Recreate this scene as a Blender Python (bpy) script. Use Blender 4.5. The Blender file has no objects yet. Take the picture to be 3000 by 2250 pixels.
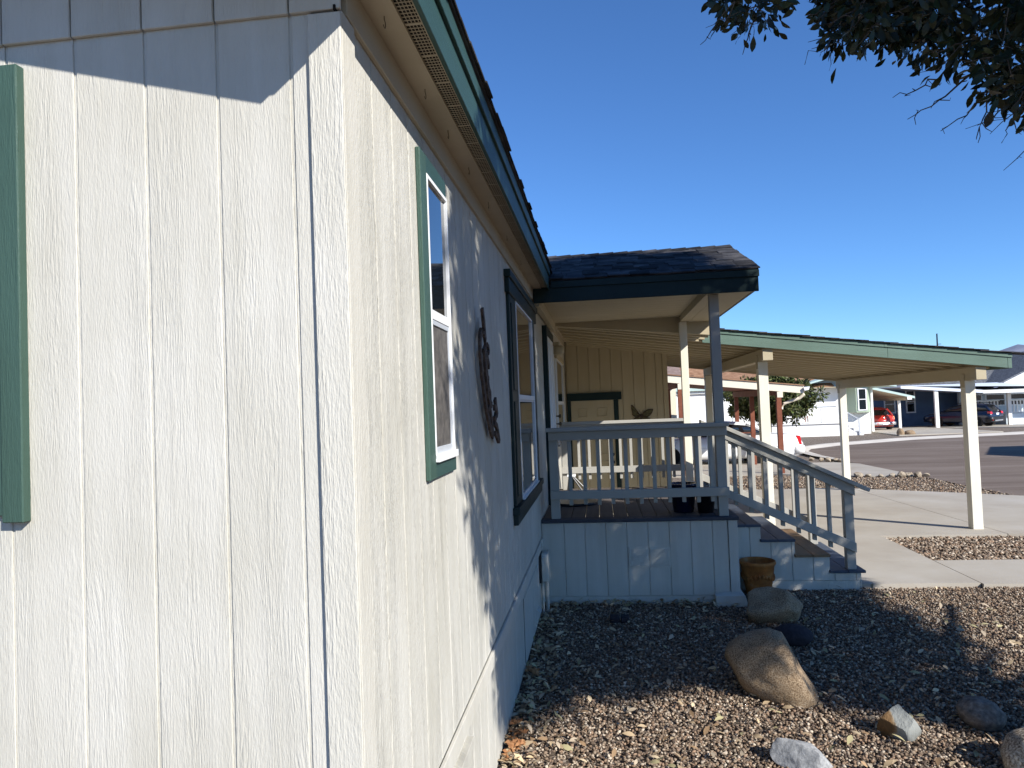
import bpy, bmesh, math, random
import numpy as np
from mathutils import Vector, Matrix
from mathutils import noise as mnoise
R = math.radians
random.seed(11); rng = np.random.default_rng(7)
scene = bpy.context.scene
COL = scene.collection

# ------------------------------------------------------------------ camera
CAM_H = 1.94
def cam_axes(pitch, roll, yaw):
    c, s = math.cos, math.sin
    fw = Vector((s(yaw)*c(pitch), c(yaw)*c(pitch), s(pitch)))
    r0 = Vector((c(yaw), -s(yaw), 0)); u0 = r0.cross(fw)
    return c(roll)*r0 + s(roll)*u0, -s(roll)*r0 + c(roll)*u0, fw
cr, cu, cf = cam_axes(R(1.827), R(-2.189), R(-6.980))
cam_data = bpy.data.cameras.new('camera'); cam = bpy.data.objects.new('camera', cam_data); COL.objects.link(cam)
cam.matrix_world = Matrix(((cr.x, cu.x, -cf.x, 0), (cr.y, cu.y, -cf.y, 0), (cr.z, cu.z, -cf.z, CAM_H), (0, 0, 0, 1)))
cam_data.sensor_width = 36; cam_data.lens = 2107.5/3000*36; cam_data.clip_end = 9000; cam_data.clip_start = .05
scene.camera = cam

# ------------------------------------------------------------------ sky, sun, exposure
SUN_D = Vector((-1, .914, -.837))          # the way the light travels
ELEV = math.atan2(.837, math.hypot(1, .914)); AZ = math.atan2(1, -.914)
world = bpy.data.worlds.new('World'); scene.world = world; world.use_nodes = True
wn = world.node_tree.nodes; wl = world.node_tree.links
sky = wn.new('ShaderNodeTexSky'); sky.sky_type = 'NISHITA'; sky.sun_disc = False
sky.sun_elevation = ELEV; sky.sun_rotation = AZ; sky.altitude = 400; sky.air_density = .9; sky.dust_density = 0; sky.ozone_density = 10
bg = wn['Background']; bg.inputs['Strength'].default_value = .125
hsv = wn.new('ShaderNodeHueSaturation'); hsv.inputs['Saturation'].default_value = 1.02      # deep dry-air blue
wl.new(sky.outputs[0], hsv.inputs['Color']); wl.new(hsv.outputs[0], bg.inputs['Color'])
sun_data = bpy.data.lights.new('sun', 'SUN'); sun = bpy.data.objects.new('sun', sun_data); COL.objects.link(sun)
sun_data.energy = 5.0; sun_data.angle = R(.53); sun_data.color = (1, .97, .915)
sun.rotation_euler = SUN_D.to_track_quat('-Z', 'Y').to_euler(); sun.location = (10, -9, 9)
vs = scene.view_settings; vs.view_transform = 'Standard'; vs.look = 'None'; vs.exposure = .58; vs.gamma = 1; vs.use_curve_mapping = False
scene.render.engine = 'CYCLES'
scene.cycles.use_denoising = True
scene.cycles.max_bounces = 7; scene.cycles.diffuse_bounces = 4; scene.cycles.caustics_reflective = False; scene.cycles.caustics_refractive = False

# ------------------------------------------------------------------ materials
def mat(name, color, rough=.6, spec=.3, metal=0.0):
    m = bpy.data.materials.new(name); m.use_nodes = True
    b = m.node_tree.nodes['Principled BSDF']
    b.inputs['Base Color'].default_value = (*color, 1); b.inputs['Roughness'].default_value = rough
    b.inputs['Specular IOR Level'].default_value = spec; b.inputs['Metallic'].default_value = metal
    return m
class NT:
    def __init__(s, m): s.m = m; s.n = m.node_tree.nodes; s.l = m.node_tree.links; s.b = s.n['Principled BSDF']
    def new(s, t, **k):
        x = s.n.new(t)
        for a, v in k.items(): setattr(x, a, v)
        return x
    def link(s, a, b): s.l.new(a, b)
    def math(s, op, a, b=None, clamp=False):
        x = s.n.new('ShaderNodeMath'); x.operation = op; x.use_clamp = clamp
        for i, v in enumerate((a, b)):
            if v is None: continue
            if isinstance(v, (int, float)): x.inputs[i].default_value = v
            else: s.link(v, x.inputs[i])
        return x.outputs[0]
    def noise(s, vec, scale, detail=3, rough=.55, dist=0):
        x = s.new('ShaderNodeTexNoise'); x.inputs['Scale'].default_value = scale; x.inputs['Detail'].default_value = detail
        x.inputs['Roughness'].default_value = rough; x.inputs['Distortion'].default_value = dist
        if vec is not None: s.link(vec, x.inputs['Vector'])
        return x.outputs['Fac']
    def ramp(s, fac, stops):
        x = s.new('ShaderNodeValToRGB'); e = x.color_ramp.elements
        while len(e) < len(stops): e.new(.5)
        for el, (p, c) in zip(e, stops): el.position = p; el.color = (*c, 1) if len(c) == 3 else c
        s.link(fac, x.inputs[0]); return x.outputs[0]
    def pos(s): return s.new('ShaderNodeNewGeometry').outputs['Position']
    def bump(s, h, strength=.5, dist=.01):
        x = s.new('ShaderNodeBump'); x.inputs['Strength'].default_value = strength; x.inputs['Distance'].default_value = dist
        s.link(h, x.inputs['Height']); s.link(x.outputs[0], s.b.inputs['Normal'])
    def sep(s, v):
        x = s.new('ShaderNodeSeparateXYZ'); s.link(v, x.inputs[0]); return x.outputs
    def comb(s, *v):
        x = s.new('ShaderNodeCombineXYZ')
        for i, a in enumerate(v):
            if isinstance(a, (int, float)): x.inputs[i].default_value = a
            else: s.link(a, x.inputs[i])
        return x.outputs[0]

def grain_mat(name, color, var=.06, strength=.55, dist=.004, rough=.62, along='z', knots=True, fine=1.0, dirt=(.75, .74, .70)):
    """painted, wood-embossed siding; the grain runs along one axis"""
    m = mat(name, color, rough, .25); t = NT(m); p = t.sep(t.pos())
    rnd = t.new('ShaderNodeObjectInfo').outputs['Random']
    if along == 'z': a, u = t.math('ADD', p[0], p[1]), p[2]
    elif along == 'x': a, u = t.math('ADD', p[1], p[2]), p[0]
    else: a, u = t.math('ADD', p[0], p[2]), p[1]
    off = t.math('MULTIPLY', rnd, 37.0)
    u = t.math('ADD', u, off)
    low = t.noise(t.comb(t.math('MULTIPLY', a, 7), t.math('MULTIPLY', u, 1.1), off), 1.0, 2)
    warp = t.math('MULTIPLY', t.math('SUBTRACT', low, .5), .085 if knots else .02)
    aw = t.math('ADD', a, warp)
    n1 = t.noise(t.comb(t.math('MULTIPLY', aw, 125*fine), t.math('MULTIPLY', u, 6.0), off), 1.0, 3, .6)
    n2 = t.noise(t.comb(t.math('MULTIPLY', aw, 260*fine), t.math('MULTIPLY', u, 34), off), 1.0, 2, .6)
    msk = t.noise(t.comb(t.math('MULTIPLY', a, 14), t.math('MULTIPLY', u, .9), t.math('ADD', off, 5)), 1.0, 1)
    msk = t.math('MULTIPLY', t.math('SUBTRACT', msk, .35), 3.2, clamp=True)
    ridg = t.math('ABSOLUTE', t.math('SUBTRACT', n1, .5))
    ridg = t.math('MINIMUM', t.math('MULTIPLY', ridg, 7.0), 1.0)
    h = t.math('ADD', t.math('MULTIPLY', t.math('MULTIPLY', ridg, msk), .5), t.math('MULTIPLY', n2, .85))
    t.bump(h, strength, dist)
    big = t.noise(t.pos(), 1.7, 4, .6)
    drop = t.noise(t.comb(t.math('MULTIPLY', a, 9), t.math('MULTIPLY', u, .7), 1.0), 1.0, 4, .65)
    f = t.math('ADD', t.math('MULTIPLY', big, .5), t.math('MULTIPLY', drop, .5))
    c1 = [min(1, c*(1+var)) for c in color]; c0 = [c*(1-var*1.6)*d/.75 for c, d in zip(color, dirt)]
    t.link(t.ramp(f, [(.3, c0), (.62, c1)]), t.b.inputs['Base Color'])
    return m
def noisy_mat(name, stops, scale=8, rough=.7, spec=.25, bump=.3, bdist=.004, bscale=60, detail=5, metal=0):
    m = mat(name, stops[0][1], rough, spec, metal); t = NT(m)
    t.link(t.ramp(t.noise(t.pos(), scale, detail, .6), stops), t.b.inputs['Base Color'])
    if bump: t.bump(t.noise(t.pos(), bscale, 3), bump, bdist)
    return m
M = {}
M['siding'] = grain_mat('white_siding', (.53, .507, .450), var=.085)
M['siding_trim'] = grain_mat('white_trim', (.54, .517, .46), strength=.65, dist=.005, knots=False, fine=.75)
M['siding_side'] = grain_mat('white_siding_side', (.535, .515, .46), strength=.85, dist=.006, var=.09)
M['cream'] = grain_mat('cream_paint', (.44, .375, .255), strength=.15, dist=.002, knots=False, var=.04)
M['cream_x'] = grain_mat('cream_paint_long', (.44, .375, .255), strength=.15, dist=.002, knots=False, along='x', var=.04)
M['cream_y'] = grain_mat('cream_paint_deep', (.45, .385, .265), strength=.2, dist=.002, knots=False, along='y', var=.04)
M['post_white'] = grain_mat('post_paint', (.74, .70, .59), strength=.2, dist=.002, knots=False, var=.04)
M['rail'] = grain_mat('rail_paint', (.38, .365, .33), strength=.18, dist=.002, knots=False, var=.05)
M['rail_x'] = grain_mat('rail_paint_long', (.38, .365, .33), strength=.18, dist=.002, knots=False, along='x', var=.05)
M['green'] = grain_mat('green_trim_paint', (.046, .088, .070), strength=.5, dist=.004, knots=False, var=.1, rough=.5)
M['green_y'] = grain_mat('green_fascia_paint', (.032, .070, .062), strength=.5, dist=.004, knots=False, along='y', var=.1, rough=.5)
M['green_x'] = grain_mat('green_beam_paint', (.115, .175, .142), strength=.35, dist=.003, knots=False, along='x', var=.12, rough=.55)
M['green_shade'] = grain_mat('shaded_green_paint', (.008, .022, .022), strength=.3, dist=.003, knots=False, var=.1, rough=.5)  # green trim paint darkened, with the shade put into its colour
M['soffit'] = noisy_mat('soffit_paint', [(.3, (.41, .345, .25)), (.7, (.48, .41, .305))], 3, .7, .2, .35, .003, 140)
M['vinyl'] = mat('white_vinyl', (.80, .80, .79), .35, .4)
M['alum'] = mat('grey_aluminium', (.55, .57, .60), .35, .5, .2)
M['dark'] = mat('dark_void', (.02, .018, .016), .9, .1)
M['black'] = mat('black_plastic', (.012, .012, .013), .4, .4)
M['shingle'] = noisy_mat('asphalt_shingle', [(.25, (.018, .018, .021)), (.5, (.042, .041, .044)), (.75, (.085, .08, .078))], 5, .95, .1, .8, .004, 420, 6)
def vary(m, lo, hi):
    t = NT(m); b = t.b.inputs['Base Color']; src = b.links[0].from_socket
    rnd = t.new('ShaderNodeObjectInfo').outputs['Random']; f = t.math('ADD', t.math('MULTIPLY', rnd, hi-lo), lo)
    mx = t.new('ShaderNodeVectorMath', operation='SCALE'); t.link(src, mx.inputs[0]); t.link(f, mx.inputs['Scale']); t.link(mx.outputs[0], b)
vary(M['shingle'], .45, 1.7)
M['shingle_br'] = noisy_mat('brown_shingle', [(.3, (.20, .105, .06)), (.7, (.36, .21, .13))], 3, .95, .1, .5, .01, 60)
M['shingle_gy'] = noisy_mat('grey_shingle', [(.35, (.06, .062, .068)), (.65, (.20, .205, .215))], 9, .95, .1, .4, .01, 40)
M['deck'] = grain_mat('weathered_deck_board', (.11, .092, .083), strength=.3, dist=.002, along='y', knots=False, var=.25, rough=.75)
M['deck_x'] = grain_mat('deck_border_board', (.05, .052, .065), strength=.3, dist=.002, along='x', knots=False, var=.2, rough=.7)
M['tread'] = grain_mat('painted_tread', (.065, .078, .105), strength=.3, dist=.002, along='y', knots=False, var=.2, rough=.6)
M['tread_new'] = grain_mat('bare_wood_tread', (.20, .125, .07), strength=.35, dist=.002, along='y', var=.3, rough=.7)
M['concrete'] = noisy_mat('concrete', [(.25, (.33, .285, .23)), (.55, (.40, .36, .30)), (.8, (.45, .415, .365))], .9, .85, .2, .25, .004, 90, 8)
M['curb'] = noisy_mat('pale_concrete', [(.3, (.50, .45, .38)), (.7, (.62, .57, .50))], 1.2, .85, .2, .2, .004, 60)
def asphalt():
    m = mat('asphalt', (.13, .11, .1), .9, .15); t = NT(m); p = t.pos()
    mp = t.new('ShaderNodeMapping'); mp.inputs['Scale'].default_value = (.12, 1.1, 1); t.link(p, mp.inputs[0])
    a = t.noise(mp.outputs[0], 1.2, 6, .7); b = t.noise(p, 55, 3, .6); c = t.noise(p, .25, 3)
    f = t.math('ADD', t.math('ADD', t.math('MULTIPLY', a, .5), t.math('MULTIPLY', b, .3)), t.math('MULTIPLY', c, .2))
    t.link(t.ramp(f, [(.36, (.092, .066, .051)), (.5, (.168, .130, .104)), (.64, (.235, .19, .157))]), t.b.inputs['Base Color'])
    t.bump(b, .6, .01); return m
M['asphalt'] = asphalt()
def gravel_ground():
    m = mat('gravel_bed', (.2, .17, .15), .95, .1); t = NT(m); p = t.pos()
    v = t.new('ShaderNodeTexVoronoi'); v.inputs['Scale'].default_value = 55; t.link(p, v.inputs['Vector'])
    wn_ = t.new('ShaderNodeTexWhiteNoise'); t.link(v.outputs['Color'], wn_.inputs[0])
    c = t.ramp(wn_.outputs['Value'], [(0, (.06, .045, .034)), (.35, (.13, .10, .076)), (.7, (.22, .175, .135)), (1, (.36, .31, .26))])
    t.link(c, t.b.inputs['Base Color'])
    t.bump(t.math('SUBTRACT', 1.0, t.math('MULTIPLY', v.outputs['Distance'], 45.0, clamp=True)), .8, .012); return m
M['gravel'] = gravel_ground()
def attr_mat(name, rough=.85, spec=.2, bump=0):
    m = mat(name, (.3, .3, .3), rough, spec); t = NT(m)
    a = t.new('ShaderNodeAttribute'); a.attribute_name = 'tint'; t.link(a.outputs['Color'], t.b.inputs['Base Color'])
    if bump: t.bump(t.noise(t.pos(), 300, 2), bump, .002)
    return m
M['pebble'] = attr_mat('pebble', .8, .25)
M['litter'] = attr_mat('dry_leaf', .7, .2)
M['leaf'] = attr_mat('live_leaf', .42, .35)
M['bush_leaf'] = attr_mat('bush_leaf', .5, .3)
M['bark'] = noisy_mat('bark', [(.3, (.05, .04, .033)), (.7, (.14, .115, .095))], 14, .95, .1, .8, .01, 60)
def granite(name, stops, speck=130, bump=.5):
    m = mat(name, stops[0][1], .85, .2); t = NT(m); p = t.pos()
    f = t.math('ADD', t.math('MULTIPLY', t.noise(p, speck, 2, .7), .75), t.math('MULTIPLY', t.noise(p, 5, 4), .25))
    t.link(t.ramp(f, stops), t.b.inputs['Base Color'])
    t.bump(t.math('ADD', t.noise(p, 60, 4), t.math('MULTIPLY', t.noise(p, 12, 3), 2.0)), bump, .006); return m
M['granite'] = granite('tan_granite', [(.36, (.07, .046, .028)), (.47, (.25, .17, .10)), (.6, (.38, .285, .185)), (.72, (.54, .44, .32))])
M['granite2'] = granite('pale_granite', [(.36, (.06, .045, .032)), (.46, (.26, .20, .14)), (.58, (.48, .41, .31)), (.72, (.66, .60, .50))], 85)
M['darkrock'] = granite('dark_rock', [(.3, (.022, .018, .022)), (.7, (.05, .042, .048))], 40, .25)
M['greyrock'] = granite('pale_grey_rock', [(.3, (.20, .20, .20)), (.5, (.34, .34, .335)), (.72, (.47, .465, .455))], 45, .5)
M['darkgrey'] = granite('dark_grey_rock', [(.3, (.07, .06, .05)), (.55, (.19, .16, .135)), (.75, (.32, .27, .22))], 30, .5)
def two_tone():
    m = mat('rust_and_grey_rock', (.2, .2, .2), .8, .3); t = NT(m); p = t.pos(); s = t.sep(p)
    n = t.noise(p, 9, 5, .65)
    side = t.math('ADD', t.math('MULTIPLY', t.math('SUBTRACT', s[0], 1.56), 16), t.math('MULTIPLY', n, 1.0))
    t.link(t.ramp(side, [(.35, (.15, .085, .035)), (.55, (.24, .17, .10)), (.7, (.25, .255, .235))]), t.b.inputs['Base Color'])
    mp = t.new('ShaderNodeMapping'); mp.inputs['Scale'].default_value = (60, 60, 9); mp.inputs['Rotation'].default_value = (0, .3, 0); t.link(p, mp.inputs[0])
    t.bump(t.noise(mp.outputs[0], 1, 4), .8, .01); return m
M['slate'] = two_tone()
M['terracotta'] = noisy_mat('terracotta', [(.3, (.20, .062, .014)), (.55, (.36, .135, .032)), (.75, (.38, .22, .12))], 7, .75, .25, .4, .004, 50)
M['rust'] = noisy_mat('rusty_iron', [(.3, (.035, .023, .017)), (.6, (.11, .072, .052)), (.8, (.28, .23, .19))], 35, .75, .3, .4, .002, 150, 4, .3)
M['bfly'] = noisy_mat('olive_metal', [(.3, (.05, .045, .018)), (.7, (.16, .14, .06))], 25, .6, .3, .2, .002, 90)
def glass(name, col, rough=.03):
    m = mat(name, col, rough, .6); m.node_tree.nodes['Principled BSDF'].inputs['IOR'].default_value = 1.6; return m
M['glass'] = glass('window_glass', (.012, .015, .018))
M['glass'].node_tree.nodes['Principled BSDF'].inputs['Coat Weight'].default_value = .6
M['screen'] = noisy_mat('window_screen', [(.3, (.05, .045, .04)), (.7, (.14, .125, .11))], 25, .6, .3, .1, .001, 500)
M['carglass'] = glass('car_glass', (.010, .011, .013), .05)
M['white_paint'] = mat('car_white', (.80, .79, .76), .25, .5)
M['red_paint'] = mat('car_red', (.42, .030, .022), .3, .5)
M['blue_paint'] = mat('car_blue', (.006, .012, .036), .22, .6)
for k in ('white_paint', 'red_paint', 'blue_paint'): M[k].node_tree.nodes['Principled BSDF'].inputs['Coat Weight'].default_value = .35
M['tyre'] = mat('tyre', (.012, .012, .012), .85, .2)
M['rim'] = mat('alloy_rim', (.5, .5, .52), .35, .5, .6)
M['chrome'] = mat('chrome', (.62, .62, .64), .3, .5, .7)
M['taillight'] = mat('taillight_red', (.55, .01, .015), .2, .5)
M['amber'] = mat('amber_lens', (.7, .2, .03), .3, .5)
M['plate'] = mat('plate_white', (.75, .75, .78), .5, .3)
M['house_white'] = mat('neighbour_white', (.80, .79, .76), .7, .2)
M['house_sage'] = mat('sage_paint', (.40, .47, .35), .7, .2)
M['house_blue'] = noisy_mat('blue_siding', [(.3, (.10, .15, .24)), (.7, (.13, .19, .29))], 2, .7, .2, 0)
M['house_pale'] = mat('pale_blue_paint', (.62, .69, .74), .7, .2)
M['metalroof'] = mat('white_metal_roof', (.70, .74, .82), .45, .4)
M['teal_trim'] = mat('pale_teal_trim', (.45, .56, .52), .6, .2)
M['brown_wood'] = noisy_mat('brown_stain', [(.3, (.16, .05, .028)), (.7, (.24, .085, .05))], 8, .7, .2, .2, .003, 60)
M['tan'] = mat('tan_fascia_paint', (.74, .66, .52), .65, .2)
M['navy'] = mat('navy_glaze', (.008, .010, .035), .25, .5)
M['mountain'] = noisy_mat('hazed_mountain_rock', [(.35, (.20, .22, .28)), (.65, (.29, .30, .36))], .012, .95, 0, 0)  # blue-grey distance haze is mixed into the rock colour
M['brick'] = noisy_mat('brown_tile', [(.3, (.19, .13, .11)), (.7, (.30, .22, .19))], 6, .9, .1, .4, .02, 25)
M['brass'] = mat('dark_brass', (.10, .08, .05), .35, .5, .8)

# ------------------------------------------------------------------ mesh helpers
class MB:
    def __init__(s): s.v = []; s.f = []
    def add(s, vs, fs):
        o = len(s.v); s.v += [tuple(v) for v in vs]; s.f += [tuple(i+o for i in f) for f in fs]; return s
    def box(s, x0, x1, y0, y1, z0, z1):
        return s.add([(x0,y0,z0),(x1,y0,z0),(x1,y1,z0),(x0,y1,z0),(x0,y0,z1),(x1,y0,z1),(x1,y1,z1),(x0,y1,z1)],
                     [(3,2,1,0),(4,5,6,7),(0,1,5,4),(1,2,6,5),(2,3,7,6),(3,0,4,7)])
    def prism(s, poly, axis, a0, a1):
        """poly: 2D outline; axis 'x': (y,z), 'y': (x,z), 'z': (x,y)"""
        n = len(poly)
        def P(p, a): return (a, p[0], p[1]) if axis == 'x' else ((p[0], a, p[1]) if axis == 'y' else (p[0], p[1], a))
        return s.add([P(p, a0) for p in poly] + [P(p, a1) for p in poly],
                     [tuple(range(n))[::-1], tuple(range(n, 2*n))] + [(i, (i+1) % n, n+(i+1) % n, n+i) for i in range(n)])
    def tube(s, pts, rad, n=6, cap=True):
        pts = [Vector(p) for p in pts]; rr = rad if isinstance(rad, (list, tuple)) else [rad]*len(pts); vs = []
        for i, p in enumerate(pts):
            d = (pts[min(i+1, len(pts)-1)] - pts[max(i-1, 0)]).normalized()
            a = d.cross(Vector((0, 0, 1)) if abs(d.z) < .9 else Vector((1, 0, 0))).normalized(); b = d.cross(a)
            for k in range(n):
                t = 2*math.pi*k/n; vs.append(p + (a*math.cos(t) + b*math.sin(t))*rr[i])
        fs = [(i*n+k, i*n+(k+1) % n, (i+1)*n+(k+1) % n, (i+1)*n+k) for i in range(len(pts)-1) for k in range(n)]
        if cap: fs += [tuple(range(n))[::-1], tuple(range((len(pts)-1)*n, len(pts)*n))]
        return s.add(vs, fs)
    def lathe(s, prof, c, n=24, axis='z'):
        vs = []
        for (r, h) in prof:
            for k in range(n):
                t = 2*math.pi*k/n; a, b = r*math.cos(t), r*math.sin(t)
                vs.append((c[0]+a, c[1]+b, c[2]+h) if axis == 'z' else ((c[0]+h, c[1]+a, c[2]+b) if axis == 'x' else (c[0]+a, c[1]+h, c[2]+b)))
        m = len(prof)
        fs = [(i*n+k, i*n+(k+1) % n, (i+1)*n+(k+1) % n, (i+1)*n+k) for i in range(m-1) for k in range(n)]
        fs += [tuple(range(n))[::-1], tuple(range((m-1)*n, m*n))]
        return s.add(vs, fs)
    def mesh(s, name, bevel=0, smooth=False, fix=True):
        me = bpy.data.meshes.new(name); me.from_pydata(s.v, [], s.f)
        if fix or bevel:
            bm = bmesh.new(); bm.from_mesh(me)
            if bevel: bmesh.ops.bevel(bm, geom=list(bm.edges), offset=bevel, segments=1, affect='EDGES', clamp_overlap=True)
            bmesh.ops.recalc_face_normals(bm, faces=bm.faces); bm.to_mesh(me); bm.free()
        if smooth: me.shade_smooth()
        return me
def tag(o, label=None, cat=None, group=None, kind=None):
    if label: o['label'] = label
    if cat: o['category'] = cat
    if group: o['group'] = group
    if kind: o['kind'] = kind
    return o
def thing(name, label, cat, loc=(0, 0, 0), rotz=0, group=None, world_parts=True):
    o = bpy.data.objects.new(name, None); COL.objects.link(o); o.location = loc; o.rotation_euler = (0, 0, rotz); o.empty_display_size = .2
    if not world_parts: LOCAL.add(o.name)
    return tag(o, label, cat, group)
LOCAL = set()
def link(name, me, m, parent=None, loc=None, rot=None):
    o = bpy.data.objects.new(name, me); COL.objects.link(o)
    if m is not None and not me.materials: me.materials.append(m)
    if parent is not None:
        o.parent = parent
        if parent.type == 'EMPTY' and parent.name not in LOCAL:
            o.matrix_parent_inverse = Matrix.Translation(-Vector(parent.location))
    if loc is not None: o.location = loc
    if rot is not None: o.rotation_euler = rot
    return o
def part(name, mb, m, parent=None, bevel=0, smooth=False, **k): return link(name, mb.mesh(name, bevel, smooth), m, parent, **k)
def bx(name, b, m, parent=None, bevel=0): return part(name, MB().box(*b), m, parent, bevel)
def struct(name, mb, m, smooth=False): return tag(part(name, mb, m, smooth=smooth), kind='structure')
SL, Y0 = .017, 10.0
def gz(y): return -SL*max(0.0, y-Y0)         # the street side falls gently away

# ------------------------------------------------------------------ setting: ground, paving, road
def sheet(poly, dz, name, m, thick=0, ysplit=()):
    """flat outline in plan, folded over the slope; subdivided along y at the break"""
    bm = bmesh.new(); vs = [bm.verts.new((x, y, 0)) for x, y in poly]; f = bm.faces.new(vs)
    for yc in (Y0,) + tuple(ysplit):
        bmesh.ops.bisect_plane(bm, geom=list(bm.verts)+list(bm.edges)+list(bm.faces), plane_co=(0, yc, 0), plane_no=(0, 1, 0))
    if thick:
        r = bmesh.ops.extrude_face_region(bm, geom=list(bm.faces))
        for v in [e for e in r['geom'] if isinstance(e, bmesh.types.BMVert)]: v.co.z -= thick
    for v in bm.verts: v.co.z += gz(v.co.y) + dz
    bmesh.ops.recalc_face_normals(bm, faces=bm.faces)
    me = bpy.data.meshes.new(name); bm.to_mesh(me); bm.free()
    if not thick:
        for p in me.polygons:
            if p.normal.z < 0: p.flip()
    return tag(link(name, me, m), kind='structure')
sheet([(-400, -400), (900, -400), (900, 1500), (-400, 1500)], -.03, 'ground', M['gravel'], ysplit=(60, 200))
sheet([(7.8, 4), (60, -6), (60, 36.5), (27, 43.5), (22.2, 41.3), (15.65, 38.7), (10.8, 35.0), (9.0, 32.8), (8.45, 31.2), (8.1, 28), (7.85, 24), (7.75, 18), (7.62, 14.3)], -.004, 'road', M['asphalt'])
# rolled kerb round the far side of the bend
inner = [(7.93, 25.0), (8.05, 27.2), (8.47, 31.2), (9.03, 32.8), (10.8, 35.0), (15.65, 38.7), (22.2, 41.3), (27, 43.5), (60, 50)]
outer = [(7.60, 25.1), (7.55, 27.4), (7.8, 31.6), (8.5, 33.4), (10.4, 36.2), (15.4, 40.2), (22.0, 43.0), (26.6, 45.2), (60, 52)]
kb = MB()
for i in range(len(inner)-1):
    a, b, c, d = inner[i], inner[i+1], outer[i+1], outer[i]
    mid1 = ((a[0]+d[0])/2, (a[1]+d[1])/2); mid2 = ((b[0]+c[0])/2, (b[1]+c[1])/2)
    kb.add([(a[0], a[1], gz(a[1])-.01), (b[0], b[1], gz(b[1])-.01), (mid2[0], mid2[1], gz(mid2[1])+.07), (mid1[0], mid1[1], gz(mid1[1])+.07), (c[0], c[1], gz(c[1])+.05), (d[0], d[1], gz(d[1])+.05)], [(0, 1, 2, 3), (3, 2, 4, 5)])
struct('kerb', kb, M['curb'])
# own driveway: slabs with real joints
def slab(name, x0, x1, y0, y1, dz=.02, parent=None, m=None, poly=None):
    return sheet(poly or [(x0, y0), (x1, y0), (x1, y1), (x0, y1)], dz, name, m or M['concrete'], thick=.1)
dw = [slab('driveway', -0.6, 2.2, 10.30, 12.85), slab('driveway', -0.6, 2.2, 12.86, 16.6), slab('driveway', 2.21, 5.262, 10.30, 12.85),
      slab('driveway', 2.21, 5.262, 12.86, 16.5), slab('driveway', 5.274, 9, 10.25, 12.70, poly=[(5.274, 10.30), (9.3, 9.9), (7.66, 12.74), (5.274, 12.85)]),
      slab('driveway', 0, 0, 0, 0, poly=[(5.274, 12.86), (7.65, 12.75), (7.70, 14.36), (6.99, 15.0), (5.83, 15.85), (5.274, 16.3)])]
slab('walkway', 2.50, 3.66, 7.70, 8.735); slab('walkway', 2.50, 3.66, 8.745, 10.29); slab('walkway', 3.67, 6.0, 7.66, 8.735); slab('walkway', 6.01, 12, 7.62, 8.735)
slab('walkway', -0.6, 2.49, 9.80, 10.29)
# neighbour's apron and the driveway under their carport
slab('neighbour_driveway', 0, 0, 0, 0, dz=.012, poly=[(1.0, 20.6), (4.6, 20.5), (6.3, 19.3), (7.72, 18.95), (7.85, 23.4), (7.4, 24.3), (6.0, 24.5), (1.0, 25.6)])
slab('neighbour_driveway', 0, 0, 0, 0, dz=.012, poly=[(0.5, 25.7), (5.6, 24.7), (5.6, 30), (0.5, 30)])
slab('far_driveway', 0, 0, 0, 0, dz=.03, poly=[(18.3, 52.2), (17.2, 44.5), (23.2, 45.2), (24.3, 55.5), (24.3, 62), (18.6, 62)])
slab('far_driveway', 0, 0, 0, 0, dz=.03, poly=[(24.9, 54.6), (31.5, 49.5), (36, 51), (34, 57), (31, 57.4), (28, 62), (24.6, 62)])

# ------------------------------------------------------------------ the house
W, YE, YP = -.636, 1.767, 7.139
house = thing('manufactured_house', 'off-white house with green trim and wood-grain siding, filling the left side', 'house', (-3, 7, 0))
endw = bx('end_wall', (-6.4, W-.03, YE+.0042, YE+.16, 0, 3.30), M['siding'], house)
sidew = bx('side_wall', (W-.16, W-.0055, YE+.17, 16.2, 0, 3.12), M['siding_side'], house)
def planks_x(parent, xs, y0, y1, z0, z1, m, gap=.0085, ztop=None):
    for a, b in zip(xs[:-1], xs[1:]):
        za = z1 if ztop is None else ztop(a); zb = z1 if ztop is None else ztop(b)
        mb = MB().prism([(a+gap/2, z0), (b-gap/2, z0), (b-gap/2, zb), (a+gap/2, za)], 'y', y0, y1)
        part('plank', mb, m, parent, bevel=.0018)
def planks_y(parent, ys, x0, x1, z0, z1, m, gap=.0085):
    for a, b in zip(ys[:-1], ys[1:]): part('plank', MB().box(x0, x1, a+gap/2, b-gap/2, z0, z1), m, parent, bevel=.0018)
gx = [-.700, -.764] + [-.764-.2045*k for k in range(1, 9)]
planks_x(endw, sorted(gx), YE, YE+.0042, .02, 3.0, M['siding'])
ux = [-.62, -.763] + [-.763-.2055*k for k in range(1, 9)]
planks_x(endw, sorted(ux), YE-.013, YE-.001, 2.982, 3.9, M['siding'], gap=.005, ztop=lambda x: 3.10-(x+.55)*.25)
bx('corner_trim', (-.712, W+.0125, YE-.0125, YE-.0005, .02, 2.975), M['siding_trim'], house, .002)
bx('corner_trim', (W, W+.0125, YE, 1.865, .02, 2.984), M['siding_trim'], house, .002)
bx('nail_mark', (-.640, -.634, YE-.018, YE-.0005, 2.976, 2.990), M['dark'], house)  # small dark nail mark at the top of the corner trim
sy = [1.868] + [2.04+.2032*k for k in range(0, 69)]
planks_y(sidew, sy, W-.0055, W, .645, 3.0, M['siding_side'])
planks_y(sidew, sy[:27], W-.0055, W-.001, .0, .57, M['siding_side'])
bx('water_table', (W, W+.016, 1.868, 7.12, .565, .642), M['siding_trim'], house, .002)
bx('frieze_board', (W, W+.016, 1.80, 13.15, 2.986, 3.088), M['soffit'], house, .002)
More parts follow.
